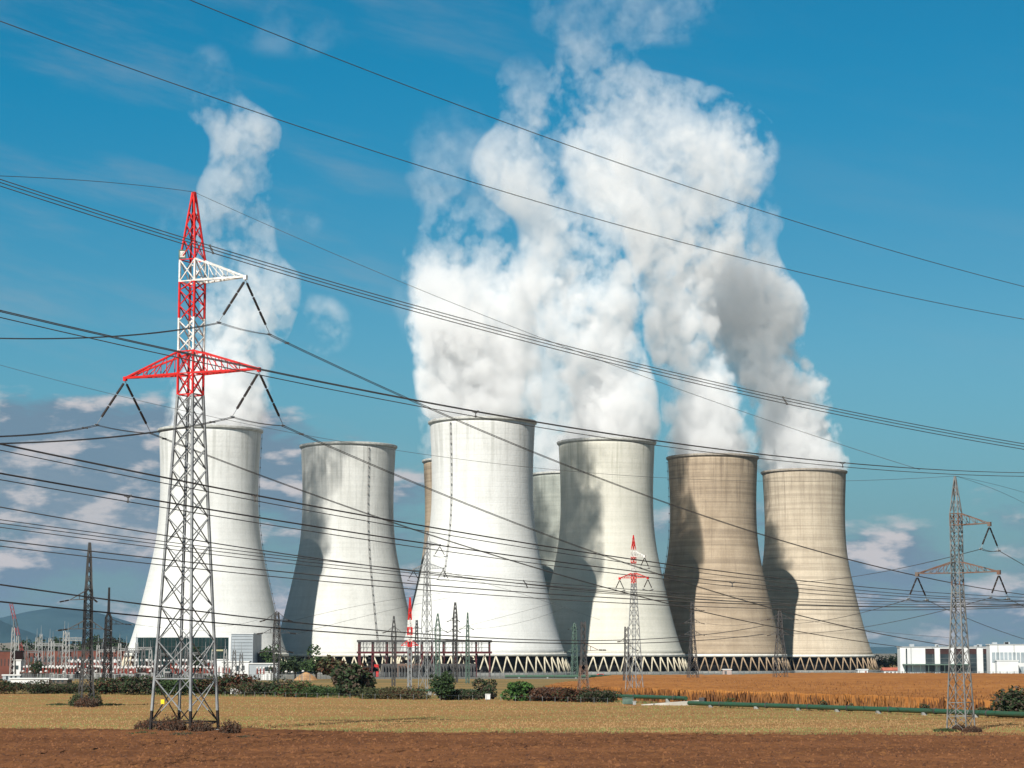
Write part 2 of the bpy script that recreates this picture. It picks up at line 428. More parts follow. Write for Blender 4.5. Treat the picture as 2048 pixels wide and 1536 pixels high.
def plume(tw, rows, label, seed, nscale=0.024, k=1.20, dy=0.0):
    """rows: (ypx, left px, right px, density, erosion) bottom to top, read at the tower's distance"""
    T = TW[tw]; D = T.location.y; X = T.location.x
    Z = []; 
    for (y, xl, xr, d, e) in rows:
        a, b_ = at(xl, y, D), at(xr, y, D)
        Z.append((a.z, (a.x + b_.x) / 2 - X, (b_.x - a.x) / 2 * k, d, e))
    z0 = 114.8
    Z = [(z0, 0.0, 23.6, rows[0][3], rows[0][4] * 0.5)] + [z for z in Z if z[0] > z0 + 2.5]
    zmax = Z[-1][0] + 2 - 0
    zz = [z[0] for z in Z]
    cs = [(z[0] , z[1]) for z in Z]; lo = min(c for _, c in cs) - 10; hi = max(c for _, c in cs) + 10
    # hull
    b = MB(); n = 28; ring = []
    zl = list(np.linspace(z0, Z[-1][0], 44)); base = 0
    for i, z in enumerate(zl):
        c = float(np.interp(z, zz, [q[1] for q in Z])); r = float(np.interp(z, zz, [q[2] for q in Z]))
        if i in (0,): r = min(r, 23.5)
        if z < 119: c, r = 0.0, 23.5
        for q in range(n):
            a = 2 * math.pi * q / n
            p = Vector((math.cos(a), math.sin(a), z / 40.0))
            wob = 1.0 + (0.0 if z < 119 else 0.07 * mnoise.noise(Vector((p.x * 1.7 + seed, p.y * 1.7, p.z * 2.2))))
            b.v.append((c + math.cos(a) * r * wob, math.sin(a) * r * wob, z))
    m_ = len(zl)
    for i in range(m_ - 1):
        for q in range(n):
            q2 = (q + 1) % n
            b.f.append((i*n+q, i*n+q2, (i+1)*n+q2, (i+1)*n+q)); b.m.append(0)
    b.f.append(tuple(range(n))[::-1]); b.m.append(0); b.f.append(tuple((m_-1)*n + q for q in range(n))); b.m.append(0)
    zm = zmax + 1.0
    mt = steam_mat('steam', zm, lo, hi, cs, [(z[0], z[2]) for z in Z], [(z[0], z[3] ** 1.7) for z in Z], [(z[0], z[4] * 1.12) for z in Z], nscale, seed)
    o = b.build('steam_plume', mt, smooth=True, loc=(X, D + dy, 0))
    return tag(o, label, 'steam', 'steam plumes rising from the cooling towers')
plume(1, [(850,325,525,1,.35),(800,335,530,1,.5),(745,365,545,.9,.6),(700,395,550,.8,.7),(650,405,575,.7,.8),(600,410,590,.6,.85),(560,400,590,.5,.95),(520,400,560,.5,.9),
          (470,395,540,.5,.9),(420,395,540,.5,.85),(370,405,540,.45,.85),(320,425,548,.5,.8),(280,428,556,.55,.75),(250,400,552,.5,.75),(225,370,525,.4,.8),(200,362,490,.3,.9),(165,360,470,.12,1),(110,375,460,.05,1)],
      'narrow twisting steam plume leaning over the leftmost tower', 1)
plume(3, [(835,862,1070,1,.35),(800,850,1070,1,.5),(750,840,1070,1,.6),(700,838,1062,1,.65),(650,825,1064,.95,.7),(600,835,1068,.9,.7),(560,818,1070,.8,.75),(520,818,1062,.6,.85),
          (480,828,1050,.5,.9),(440,850,1045,.42,.95),(400,840,1045,.3,1),(350,820,1030,.22,1),(300,815,1000,.16,1),(250,840,975,.12,1),(200,860,950,.04,1)],
      'broad white steam plume above the largest middle tower', 2)
plume(7, [(940,1070,1205,.8,.4),(860,1064,1195,.7,.6),(790,1060,1180,.6,.7),(720,1062,1180,.55,.8),(660,1050,1180,.5,.9),(600,1030,1170,.45,.9),(540,1030,1150,.35,1),(480,1020,1130,.2,1)],
      'thin grey steam seen between the plumes of the white and cream towers', 3)
plume(8, [(915,850,1020,.45,.6),(860,850,1015,.45,.7),(800,842,1015,.7,.7),(740,845,1010,.6,.8),(680,850,1000,.4,.9),(620,860,990,.2,1)],
      'thin steam behind the largest plume, from the almost hidden brown tower', 8)
plume(4, [(875,1120,1308,1,.35),(830,1120,1306,1,.45),(780,1110,1300,1,.6),(730,1095,1284,.9,.65),(680,1080,1272,.85,.7),(620,1078,1272,.85,.75),(560,1060,1265,.8,.75),(500,1055,1285,.6,.85),
          (450,1050,1290,.5,.9),(400,1000,1270,.5,.9),(350,960,1250,.45,.9),(300,970,1250,.42,.9),(260,1000,1225,.42,.9),(220,1005,1180,.38,.95),(180,1000,1130,.3,1),(140,1000,1090,.2,1),(110,1010,1070,.1,1)],
      'steam plume above the cream tower spreading up to the left', 4)
plume(5, [(905,1335,1515,1,.4),(860,1334,1500,1,.38),(810,1330,1488,1,.42),(760,1318,1468,1,.45),(710,1304,1450,1,.48),(650,1294,1432,1,.50),(600,1292,1428,.95,.55),(560,1280,1430,.9,.6),
          (510,1265,1470,.8,.75),(460,1240,1492,.66,.85),(410,1190,1492,.52,.95),(360,1160,1520,.50,.95),(310,1150,1528,.52,.88),(265,1150,1522,.45,.95),(225,1150,1490,.36,1.0),(185,1125,1400,.34,1.0),(145,1110,1300,.30,1.05),(100,1120,1270,.25,1.1),(60,1095,1380,.17,1.2),(20,1085,1430,.15,1.2),(-60,1090,1440,.13,1.2)],
      'tallest steam plume, rising from the brown tower and billowing at the top', 5)
plume(6, [(938,1524,1690,1,.4),(890,1520,1680,1,.5),(840,1518,1672,1,.65),(790,1500,1664,.95,.62),(750,1470,1645,.9,.68),(710,1440,1600,.85,.65),(665,1425,1596,.9,.6),(620,1412,1604,.9,.55),(580,1405,1588,.9,.6),(540,1400,1560,.8,.7),(500,1410,1545,.5,.9),(450,1440,1560,.3,1),(390,1470,1560,.2,1),(350,1480,1550,.1,1)],
      'rightmost steam plume with a grey shaded upper lobe', 6)

def wisp(px, py, D, wpx, hpx, dens, label, seed):
    """a torn-off scrap of steam: an ellipsoid of eroded density"""
    c = at(px, py, D); rx, rz = wpx / 2 * D / F, hpx / 2 * D / F
    m = bpy.data.materials.new('steam_wisp'); m.use_nodes = True; t = m.node_tree; t.nodes.clear()
    o = N(t, 'ShaderNodeOutputMaterial'); tcn = N(t, 'ShaderNodeTexCoord')
    sc = N(t, 'ShaderNodeVectorMath', operation='MULTIPLY'); sc.inputs[1].default_value = (1 / rx, 1 / rx, 1 / rz); L(t, tcn.outputs['Object'], sc.inputs[0])
    ln = N(t, 'ShaderNodeVectorMath', operation='LENGTH'); L(t, sc.outputs[0], ln.inputs[0])
    f = M(t, 'SUBTRACT', 1.0, ln.outputs['Value'])
    mp = N(t, 'ShaderNodeMapping'); mp.inputs['Location'].default_value = (seed * 9.7, seed * 4.1, seed * 2.3); mp.inputs['Scale'].default_value = (.034, .034, .034)
    L(t, tcn.outputs['Object'], mp.inputs[0])
    nz = N(t, 'ShaderNodeTexNoise', i_Scale=1.0, i_Detail=6.0, i_Roughness=0.64); L(t, mp.outputs[0], nz.inputs['Vector'])
    val = M(t, 'ADD', M(t, 'MINIMUM', f, 0.22), M(t, 'MULTIPLY', M(t, 'SUBTRACT', nz.outputs[0], 0.545), 5.0))
    val = M(t, 'MULTIPLY', MR(t, val, 0.0, 0.5), MR(t, f, 0.0, 0.45))
    vs = N(t, 'ShaderNodeVolumeScatter'); vs.inputs['Color'].default_value = (0.982, 0.984, 0.99, 1); vs.inputs['Anisotropy'].default_value = STEAM_G
    L(t, M(t, 'MULTIPLY', val, dens), vs.inputs['Density']); L(t, vs.outputs[0], o.inputs['Volume'])
    try: m.cycles.volume_step_rate = STEAM_RATE * 1.5
    except Exception: pass
    b = MB(); n = 20; k = 10
    prof = [(math.sin(math.pi * i / k) * rx + .01, -math.cos(math.pi * i / k) * rz) for i in range(k + 1)]
    b.lathe(prof, n); o = b.build('steam_wisp', m, smooth=True, loc=c)
    return tag(o, label, 'steam', 'torn scraps of steam')
wisp(640, 655, 1100, 150, 160, .030, 'grey scrap of steam right of the leftmost plume at pylon arm height', 1)
wisp(600, 440, 1100, 120, 90, .016, 'small pale scrap of steam right of the leftmost plume, upper one', 2)
wisp(420, 150, 1095, 130, 150, .010, 'faint scrap of steam above the top of the leftmost plume', 3)
wisp(370, 460, 1100, 150, 140, .010, 'faint scrap of steam around the pylon peak', 4)
wisp(1525, 410, 1330, 90, 130, .016, 'small scrap of steam right of the billowing top of the tall plume', 5)
wisp(1340, 40, 1240, 240, 120, .012, 'thin scrap of steam at the top edge right of the middle', 6)
wisp(1190, 60, 1240, 200, 170, .010, 'thin scrap of steam at the top edge above the tall plume', 7)
wisp(900, 290, 1050, 190, 220, .010, 'faint scrap of steam at the upper left of the merged plumes', 8)
wisp(820, 600, 1060, 90, 190, .010, 'faint fringe of steam on the left side of the middle plume', 9)
wisp(580, 60, 1100, 300, 130, .004, 'barely visible veil of steam near the top edge left of the middle', 10)

# ------------------------------------------------------------------ ground and fields
def nrm_mat(name, build):
    m = bpy.data.materials.new(name); m.use_nodes = True; t = m.node_tree; t.nodes.clear()
    o = N(t, 'ShaderNodeOutputMaterial'); p = N(t, 'ShaderNodeBsdfPrincipled'); L(t, p.outputs[0], o.inputs[0])
    p.inputs['Roughness'].default_value = 0.95; p.inputs['Specular IOR Level'].default_value = 0.1
    tcn = N(t, 'ShaderNodeTexCoord')
    def nz(sx, sy, detail=5.0, rough=0.6, off=0.0):
        mp = N(t, 'ShaderNodeMapping'); mp.inputs['Scale'].default_value = (sx, sy, 1); mp.inputs['Location'].default_value = (off, off * 2, 0)
        L(t, tcn.outputs['Object'], mp.inputs[0])
        n = N(t, 'ShaderNodeTexNoise', i_Scale=1.0, i_Detail=detail, i_Roughness=rough); L(t, mp.outputs[0], n.inputs['Vector']); return n.outputs[0]
    c = build(t, nz, tcn); L(t, c, p.inputs['Base Color']); return m
def f_soil(t, nz, tcn):
    c = MIX(t, MR(t, nz(0.05, 0.12, 6), 0.35, 0.65), (0.145, 0.062, 0.027), (0.095, 0.040, 0.018))
    c = MIX(t, M(t, 'MULTIPLY', MR(t, nz(0.8, 0.8, 6, 0.75, 3), 0.50, 0.68), 0.8), c, (0.21, 0.095, 0.035))
    return MIX(t, M(t, 'MULTIPLY', MR(t, nz(1.8, 1.2, 5, 0.7, 9), 0.56, 0.68), 0.85), c, (0.055, 0.024, 0.012))
def f_stub(t, nz, tcn):
    c = MIX(t, MR(t, nz(0.012, 0.05, 6), 0.40, 0.62), (0.27, 0.145, 0.055), (0.215, 0.14, 0.05))
    c = MIX(t, M(t, 'MULTIPLY', MR(t, nz(0.02, 0.11, 6, 0.65, 4), 0.50, 0.68), 0.7), c, (0.165, 0.165, 0.045))
    c = MIX(t, M(t, 'MULTIPLY', MR(t, nz(0.9, 0.35, 5, 0.75, 8), 0.50, 0.66), 0.65), c, (0.20, 0.095, 0.04))
    c = MIX(t, M(t, 'MULTIPLY', MR(t, nz(1.5, 0.5, 4, 0.7, 12), 0.55, 0.7), 0.5), c, (0.36, 0.23, 0.085))
    sx = N(t, 'ShaderNodeSeparateXYZ'); L(t, tcn.outputs['Object'], sx.inputs[0])      # wheel tracks, in pairs
    ph = M(t, 'ADD', M(t, 'MULTIPLY', sx.outputs[1], 0.055), M(t, 'MULTIPLY', sx.outputs[0], 0.010))
    tr = M(t, 'ABSOLUTE', M(t, 'SUBTRACT', M(t, 'FRACT', ph), 0.5)); tk = M(t, 'MAXIMUM', MR(t, M(t, 'ABSOLUTE', M(t, 'SUBTRACT', tr, 0.06)), 0.022, 0.008), 0.0)
    return MIX(t, M(t, 'MULTIPLY', tk, 0.55), c, (0.15, 0.085, 0.035))
def f_base(t, nz, tcn):
    c = MIX(t, MR(t, nz(0.01, 0.03, 6), 0.38, 0.62), (0.24, 0.155, 0.06), (0.15, 0.12, 0.05))
    return MIX(t, M(t, 'MULTIPLY', MR(t, nz(0.15, 0.15, 5, 0.7, 8), 0.50, 0.66), 0.6), c, (0.12, 0.075, 0.03))
def f_corn(t, nz, tcn):
    c = MIX(t, MR(t, nz(0.02, 0.05, 6), 0.38, 0.62), (0.32, 0.135, 0.036), (0.25, 0.100, 0.026))
    c = MIX(t, M(t, 'MULTIPLY', MR(t, nz(0.6, 0.12, 5, 0.7, 8), 0.48, 0.66), 0.8), c, (0.20, 0.075, 0.022))
    return MIX(t, M(t, 'MULTIPLY', MR(t, nz(0.9, 0.3, 5, 0.7, 5), 0.55, 0.68), 0.5), c, (0.38, 0.19, 0.065))
def f_yard(t, nz, tcn):
    c = MIX(t, MR(t, nz(0.03, 0.05, 6), 0.38, 0.62), (0.20, 0.19, 0.17), (0.12, 0.12, 0.10))
    return MIX(t, M(t, 'MULTIPLY', MR(t, nz(0.2, 0.2, 5, 0.7, 8), 0.50, 0.66), 0.6), c, (0.07, 0.08, 0.04))
m_ground = nrm_mat('dry_grass_ground', f_base); m_soil = nrm_mat('ploughed_soil', f_soil)
m_stub = nrm_mat('stubble', f_stub); m_corn = nrm_mat('dry_maize', f_corn); m_yard = nrm_mat('plant_yard', f_yard)

b = MB(); b.add([(-25000, -400, -.02), (25000, -400, -.02), (25000, 40000, -.02), (-25000, 40000, -.02)], [(0, 1, 2, 3)])
tag(b.build('ground', m_ground), 'dry grassland around the power station', None, kind='structure')

def sheet(name, m, edge_near, edge_far, z, nx, ny, hfun=None, label=None, skirt=False):
    """strip of ground between two lists of plan points (same length)"""
    v = []; f = []
    en = np.array(edge_near); ef = np.array(edge_far)
    u = np.linspace(0, 1, nx + 1); tt = np.linspace(0, 1, len(en))
    nx_, ny_ = np.interp(u, tt, en[:, 0]), np.interp(u, tt, en[:, 1])
    fx_, fy_ = np.interp(u, tt, ef[:, 0]), np.interp(u, tt, ef[:, 1])
    for j in range(ny + 1):
        s = (j / ny) ** (2.0 if skirt else 1)
        for i in range(nx + 1):
            x = nx_[i] * (1 - s) + fx_[i] * s; y = ny_[i] * (1 - s) + fy_[i] * s
            v.append((x, y, 0.0 if (skirt and j == 0) else z + (hfun(x, y) if hfun else 0)))
    for j in range(ny):
        for i in range(nx):
            a = j * (nx + 1) + i; f.append((a, a + 1, a + nx + 2, a + nx + 1))
    me = bpy.data.meshes.new(name); me.from_pydata(v, [], f); me.polygons.foreach_set('use_smooth', [True] * len(f)); me.update()
    return tag(link(name, me, m), label, None, kind='structure')
def clod(x, y):
    p = Vector((x, y * 0.8, 0))
    return 0.13 * mnoise.fractal(p * 1.5, 0.7, 2.1, 3) + 0.10 * max(0, mnoise.noise(p * 3.7) - .1) + 0.06 * mnoise.noise(p * .25) + 0.07 * math.sin((y * .93 + x * .16) * 2.6 + 1.2 * mnoise.noise(p * .3)) + 0.17
# far edge of ploughed land wobbles: near x=0..2048 at y~1470
pe = [(-40, 1462), (300, 1464), (520, 1463), (800, 1471), (1100, 1471), (1500, 1474), (2090, 1478)]
pe_d = [(x, float(np.interp(x, [p[0] for p in pe], [p[1] for p in pe]))) for x in np.linspace(-40, 2090, 230)]
far = [ground_at(*p) for p in pe_d]
far = [Vector((p.x, p.y + 1.6 * mnoise.noise(Vector((p.x * .35, 1, 0))) + 1.0 * mnoise.noise(Vector((p.x * 1.3, 4, 0))), 0)) for p in far]
near = [Vector((p.x * 0.66, 128.0, 0)) for p in far]
sheet('ploughed_field', m_soil, [(p.x, p.y) for p in near], [(p.x, p.y) for p in far], 0.01, 460, 300, clod, 'reddish brown ploughed field in the foreground')
# the ploughed land continues beside and behind the camera
sheet('ploughed_field', m_soil, [(-200, -100), (200, -100)], [(-200, 127.5), (200, 127.5)], 0.05, 2, 2, None, 'reddish brown ploughed field behind and beside the viewpoint')
def furrow(x, y): return 0.05 * mnoise.fractal(Vector((x * 0.9, y * 0.35, 3)), 0.8, 2.1, 3) + 0.03
he = [(-60, 1386), (300, 1390), (600, 1395), (900, 1398), (1180, 1403), (1390, 1411), (1700, 1419), (2110, 1432)]
hf = [ground_at(*p) for p in he]
nn = [Vector((q.x / q.y * g2, g2, 0)) for q, g2 in zip(hf, np.interp([h[0] for h in he], [p[0] for p in pe_d], [p.y for p in far]))]
sheet('stubble_field', m_stub, [(p.x, p.y - 4.0) for p in nn], [(p.x, p.y) for p in hf], 0.004, 260, 120, furrow, 'golden stubble field between the ploughed soil and the hedge')

# standing dry maize: a low rough mass plus leaning blades along its near edge
ce_n = [(1090, 1391), (1250, 1401), (1400, 1409), (1560, 1413), (1800, 1421), (2110, 1429)]
cn = [ground_at(*p) for p in ce_n]
ce_f = [(1185, 1366), (1230, 1360), (1400, 1357), (1560, 1355), (1800, 1356), (2110, 1356)]
cf = [ground_at(*p) for p in ce_f]
def corn_h(x, y): return 0.22 * mnoise.fractal(Vector((x * 0.35, y * 0.12, 1)), 0.8, 2.1, 3) + 0.8 * mnoise.noise(Vector((x * .02, y * .008, 5)))
o = sheet('maize_crop', m_corn, [(p.x, p.y + 1.2) for p in cn], [(p.x, p.y) for p in cf], 1.55, 240, 90, corn_h, skirt=True)
o['kind'] = 'stuff'; o['label'] = 'dry orange maize crop on the rise before the towers'
b = MB(); rr_ = random.Random(3)
for k in range(15000):
    u = rr_.random() * (len(cn) - 1.001); i = int(u); fr = u - i
    p = cn[i].lerp(cn[i + 1], fr); q = cf[i].lerp(cf[i + 1], fr)
    s = rr_.random() ** 2.2 * 0.5
    g = p.lerp(q, s); g.x += rr_.uniform(-.6, .6)
    h = rr_.uniform(1.0, 1.85) + corn_h(g.x, g.y) * 0.6; lean = rr_.uniform(-.35, .35); wd = rr_.uniform(.04, .11)
    b.add([(g.x - wd, g.y, 0), (g.x + wd, g.y, 0), (g.x + lean + wd * .4, g.y + rr_.uniform(-.3, .3), h), (g.x + lean - wd * .4, g.y, h)], [(0, 1, 2, 3)])
o = b.build('maize_stalks', mat('maize_leaf', (0.30, 0.135, 0.042), (0.12, 0.048, 0.018), 0.25))
tag(o, 'upright dry maize stalks along the near edge of the orange crop', None, kind='stuff')

# concrete plant yard
b = MB(); b.add([(-420, 800, .004), (420, 830, .004), (600, 1700, .004), (-600, 1700, .004)], [(0, 1, 2, 3)])
tag(b.build('plant_yard', m_yard), 'paved yard under the cooling towers', None, kind='structure')
# tufts of stubble and weeds (real geometry) over the near stubble
b = MB(); rr_ = random.Random(5)
for k in range(42000):
    Y = 200 + 250 * rr_.random() ** 1.6; x = rr_.uniform(-.245, .245) * Y
    if Y < 202 + 3: continue
    h = rr_.uniform(.08, .24); wd = rr_.uniform(.03, .09); l = rr_.uniform(-.12, .12)
    b.add([(x - wd, Y, 0.02), (x + wd, Y, 0.02), (x + l, Y + .05, h)], [(0, 1, 2)], (1 if rr_.random() < (.62 if mnoise.noise(Vector((x * .010, Y * .06, 7))) > .02 else .05) else rr_.choice((0, 0, 2, 2, 2) if mnoise.noise(Vector((x * .02, Y * .05, 1))) > .05 else (0, 0, 0, 2))))
tag(b.build('stubble_tufts', [mat('straw', (0.30, 0.185, 0.085), (0.21, 0.125, 0.055), 0.3), mat('weed_green', (0.17, 0.17, 0.055), (0.12, 0.125, 0.04), 0.3), mat('old_straw', (0.19, 0.095, 0.035), (0.12, 0.06, 0.025), 0.3)]),
    'short straw tufts and weeds over the golden field', None, kind='stuff')

# grassy margins: taller blades along the pipe and along the edge of the ploughed land
b = MB(); rr_ = random.Random(31)
def margin(pts, n, spread, hmin, hmax, mi):
    for k in range(n):
        u = rr_.random() * (len(pts) - 1.001); i = int(u); p = pts[i].lerp(pts[i + 1], u - i)
        if mnoise.noise(Vector((p.x * .12, 3, 0))) < -.12: continue
        x = p.x + rr_.uniform(-.5, .5); y = p.y + rr_.gauss(0, spread); h = rr_.uniform(hmin, hmax); wd = rr_.uniform(.03, .09); l = rr_.uniform(-.3, .3) * h
        b.add([(x - wd, y, 0), (x + wd, y, 0), (x + l, y + rr_.uniform(-.1, .1), h)], [(0, 1, 2)], rr_.choice(mi))
margin(hf, 9000, 1.0, .18, .55, (0, 1, 1, 2)); margin([Vector((p.x, p.y + .6, 0)) for p in far], 3200, .6, .18, .50, (0, 1, 2, 2))
tag(b.build('margin_grass', [mat('margin_straw', (0.26, 0.17, 0.07), (0.18, 0.11, 0.05), .3), mat('margin_green', (0.085, 0.12, 0.035), (0.05, 0.08, 0.02), .3), mat('margin_brown', (0.14, 0.07, 0.03), (0.09, 0.045, 0.02), .3)]),
    'taller uneven grass along the field margins', None, kind='stuff')

# loose clods lying on the ploughed land
b = MB(); rr_ = random.Random(15)
for k in range(14000):
    Y = 130 + 68 * rr_.random(); x = rr_.uniform(-.245, .245) * Y; z = 0.02 + clod(x, Y)
    r = rr_.uniform(.04, .10) * (1.9 if rr_.random() < .06 else 1)
    o4 = [Vector((rr_.uniform(-1, 1), rr_.uniform(-1, 1), rr_.uniform(-.2, 1))) * .3 for _ in range(5)]
    b.add([(x - r + o4[0].x * r, Y - r, z - .04), (x + r, Y - r * .8 + o4[1].y * r, z - .04), (x + o4[2].x * r, Y + r, z - .04), (x + o4[3].x * r, Y + o4[3].y * r, z + r * 1.1), (x + r * .5, Y, z + r * .8)], [(0, 1, 4, 3), (1, 2, 4), (2, 0, 3), (2, 3, 4)])
tag(b.build('soil_clods', mat('soil_clod', (0.165, 0.068, 0.026), (0.055, 0.022, 0.010), 1.2)), 'loose clods of earth on the ploughed field', None, kind='stuff')

# ------------------------------------------------------------------ plants
m_bark = mat('bark', (0.09, 0.065, 0.045), (0.05, 0.035, 0.025), 2.0)
LEAF = {'dark': mat('leaf_dark', (0.030, 0.050, 0.018), (0.018, 0.032, 0.012), 0.8),
        'mid': mat('leaf_mid', (0.045, 0.085, 0.022), (0.028, 0.055, 0.016), 0.8),
        'bright': mat('leaf_bright', (0.060, 0.135, 0.025), (0.035, 0.085, 0.018), 0.8),
        'dry': mat('leaf_dry', (0.10, 0.040, 0.020), (0.050, 0.022, 0.012), 0.8),
        'olive': mat('leaf_olive', (0.075, 0.075, 0.032), (0.045, 0.05, 0.022), 0.8)}
def crown_mb(b, rnd, c, rx, ry, rz, n, leaf, mi=None, clumps=9, low=-0.8):
    cl = []
    for k in range(clumps):
        while True:
            d = Vector((rnd.uniform(-1, 1), rnd.uniform(-1, 1), rnd.uniform(low, 1)))
            if d.length < 1: break
        cl.append((d, rnd.uniform(.32, .58)))
    for k in range(n):
        d, s = cl[rnd.randrange(len(cl))]
        while True:
            e = Vector((rnd.uniform(-1, 1), rnd.uniform(-1, 1), rnd.uniform(-1, 1)))
            if 0.15 < e.length < 1: break
        e = e.normalized() * (e.length ** .5)
        p = d * 0.85 + e * s * 1.05
        P = Vector((c[0] + p.x * rx, c[1] + p.y * ry, max(0.05, c[2] + p.z * rz)))
        a = Vector((rnd.gauss(0, 1), rnd.gauss(0, 1), rnd.gauss(0, .7))).normalized(); q = a.cross(Vector((rnd.gauss(0, 1), rnd.gauss(0, 1), rnd.gauss(0, 1)))).normalized()
        l = leaf * rnd.uniform(.6, 1.4)
        b.add([P - a * l, P + q * l * .55, P + a * l, P - q * l * .55], [(0, 1, 2, 3)], 0 if mi is None else rnd.choice(mi))
def plant(name, label, cat, px, ybase, ytop, wpx, kind='mid', D=None, group=None, n=900, trunk=True, seed=0, depth=None, clumps=9, kind2=None):
    """px: middle column; ybase/ytop/wpx measured on the photograph; stands on the ground"""
    g = ground_at(px, ybase) if D is None else Vector((at(px, ybase, D).x, D, 0))
    Y = g.y; s = Y / F; h = max(0.4, zof(ytop, Y)); w_ = wpx * s / 2
    rnd = random.Random(seed * 77 + int(px))
    if name == 'tree':
        t = thing(name, label, cat, (g.x, g.y, 0), 0, group)
        b = MB(); b.tube([(0, 0, -.1), (.05, 0, h * .3), (0, .1, h * .62)], [h * .04, h * .028, h * .012], 7)
        for k in range(6):
            a = rnd.uniform(0, 6.28); z0 = h * rnd.uniform(.22, .5)
            b.tube([(0, 0, z0), (math.cos(a) * w_ * .3, math.sin(a) * w_ * .3, z0 + h * .14), (math.cos(a) * w_ * .6, math.sin(a) * w_ * .6, z0 + h * .3)], [h * .018, h * .012, h * .005], 5)
        b.build('trunk', m_bark, t)
        b = MB(); crown_mb(b, rnd, (0, 0, h * .54), w_, depth or w_, h * .46, n, max(.18, h * .045), [0, 0, 1], clumps)
        b.build('crown', [LEAF[kind], LEAF[kind2 or 'dark']], t)
        return t
    if group == 'scrub around the pylon feet':
        b = MB(); lf = max(.05, h * .05)
        for k in range(int(n / 9)):
            rr = rnd.random() ** .6; a = rnd.uniform(0, 6.28); x0, y0 = math.cos(a) * rr * w_, math.sin(a) * rr * w_ * .8
            hh = h * rnd.uniform(.35, 1.05) * (1.0 - .45 * rr); lx, ly = rnd.uniform(-.3, .3) * hh, rnd.uniform(-.2, .2) * hh
            b.tube([(x0, y0, 0), (x0 + lx, y0 + ly, hh)], [.022, .010], 3, 2, cap=False)
            for j in range(9):
                fz = rnd.uniform(.25, 1.05); P = Vector((x0 + lx * fz + rnd.gauss(0, lf), y0 + ly * fz + rnd.gauss(0, lf), hh * fz))
                a_ = Vector((rnd.gauss(0, 1), rnd.gauss(0, 1), rnd.gauss(0, 1))).normalized(); q_ = a_.cross(Vector((rnd.gauss(0, 1), rnd.gauss(0, 1), .3))).normalized(); l_ = lf * rnd.uniform(.5, 1.5)
                b.add([P - a_ * l_, P + q_ * l_ * .6, P + a_ * l_, P - q_ * l_ * .6], [(0, 1, 2, 3)], rnd.choice((0, 0, 1)))
        return tag(b.build(name, [LEAF[kind], LEAF[kind2 or 'dark'], m_bark], loc=(g.x, g.y, 0)), label, cat, group)
    b = MB(); crown_mb(b, rnd, (0, 0, h * .45), w_, depth or w_, h * .58, n, max(.12, h * .075), [0, 0, 1], clumps, low=-.6)
    for k in range(5):
        a = rnd.uniform(0, 6.28); b.tube([(0, 0, 0), (math.cos(a) * w_ * .5, math.sin(a) * w_ * .4, h * .7)], [.05, .02], 4, 2)
    o = b.build(name, [LEAF[kind], LEAF[kind2 or 'dark'], m_bark], loc=(g.x, g.y, 0))
    return tag(o, label, cat, group)
BR = 'bushes along the field edge'; TR = 'trees in front of the plant'
plant('tree', 'dark leafy tree to the left of the lattice pylon by the grey annex', 'tree', 545, 1356, 1290, 62, 'mid', D=800, group=TR, n=1300, seed=1)
plant('tree', 'low dark tree on the left of the tree clump under the shaded tower', 'tree', 590, 1356, 1306, 62, 'dark', D=780, group=TR, n=1200, seed=2)
plant('tree', 'rounded dark green tree on the right of the clump under the shaded tower', 'tree', 632, 1356, 1296, 60, 'mid', D=770, group=TR, n=1300, seed=3)
plant('shrub', 'grey leafless thicket beside the green pipe', 'shrub', 668, 1378, 1316, 70, 'olive', D=560, group=BR, n=1300, seed=4, kind2='dry')
plant('shrub', 'large green bush with a ragged top left of the steel frame', 'shrub', 706, 1398, 1326, 84, 'dark', D=400, group=BR, n=3200, seed=5)
plant('shrub', 'brownish bush behind the right side of the ragged green bush', 'shrub', 728, 1392, 1340, 44, 'dry', D=455, group=BR, n=800, seed=6, kind2='olive')
plant('tree', 'small upright egg shaped tree at the hedge in front of the steel frame', 'tree', 884, 1400, 1346, 46, 'dark', D=372, group=BR, n=3200, seed=7, clumps=16, kind2='mid')
plant('shrub', 'dark green bush beside a white block near the hedge middle', 'shrub', 972, 1397, 1360, 52, 'dark', D=385, group=BR, n=1900, seed=8)
plant('shrub', 'bright green rounded bush in the hedge right of the middle', 'shrub', 1034, 1401, 1364, 64, 'bright', D=366, group=BR, n=2400, seed=9, kind2='mid')
plant('shrub', 'large dark bush at the right edge beyond the green pipe', 'shrub', 2036, 1433, 1380, 112, 'dark', D=258, group=BR, n=3200, seed=10, clumps=16)
plant('tree', 'dark round tree between the two white industrial buildings', 'tree', 1977, 1349, 1304, 30, 'dark', D=1010, group=TR, n=1000, seed=11)
plant('tree', 'dark tree partly hiding the green glass hall', 'tree', 392, 1354, 1298, 36, 'dark', D=840, group=TR, n=800, seed=12)
plant('tree', 'black looking round tree in front of the switchyard on the left', 'tree', 78, 1360, 1324, 50, 'dark', D=770, group=TR, n=1200, seed=13)
plant('tree', 'second smaller dark tree just right of the round tree in the switchyard', 'tree', 114, 1360, 1335, 26, 'dark', D=770, group=TR, n=600, seed=14)
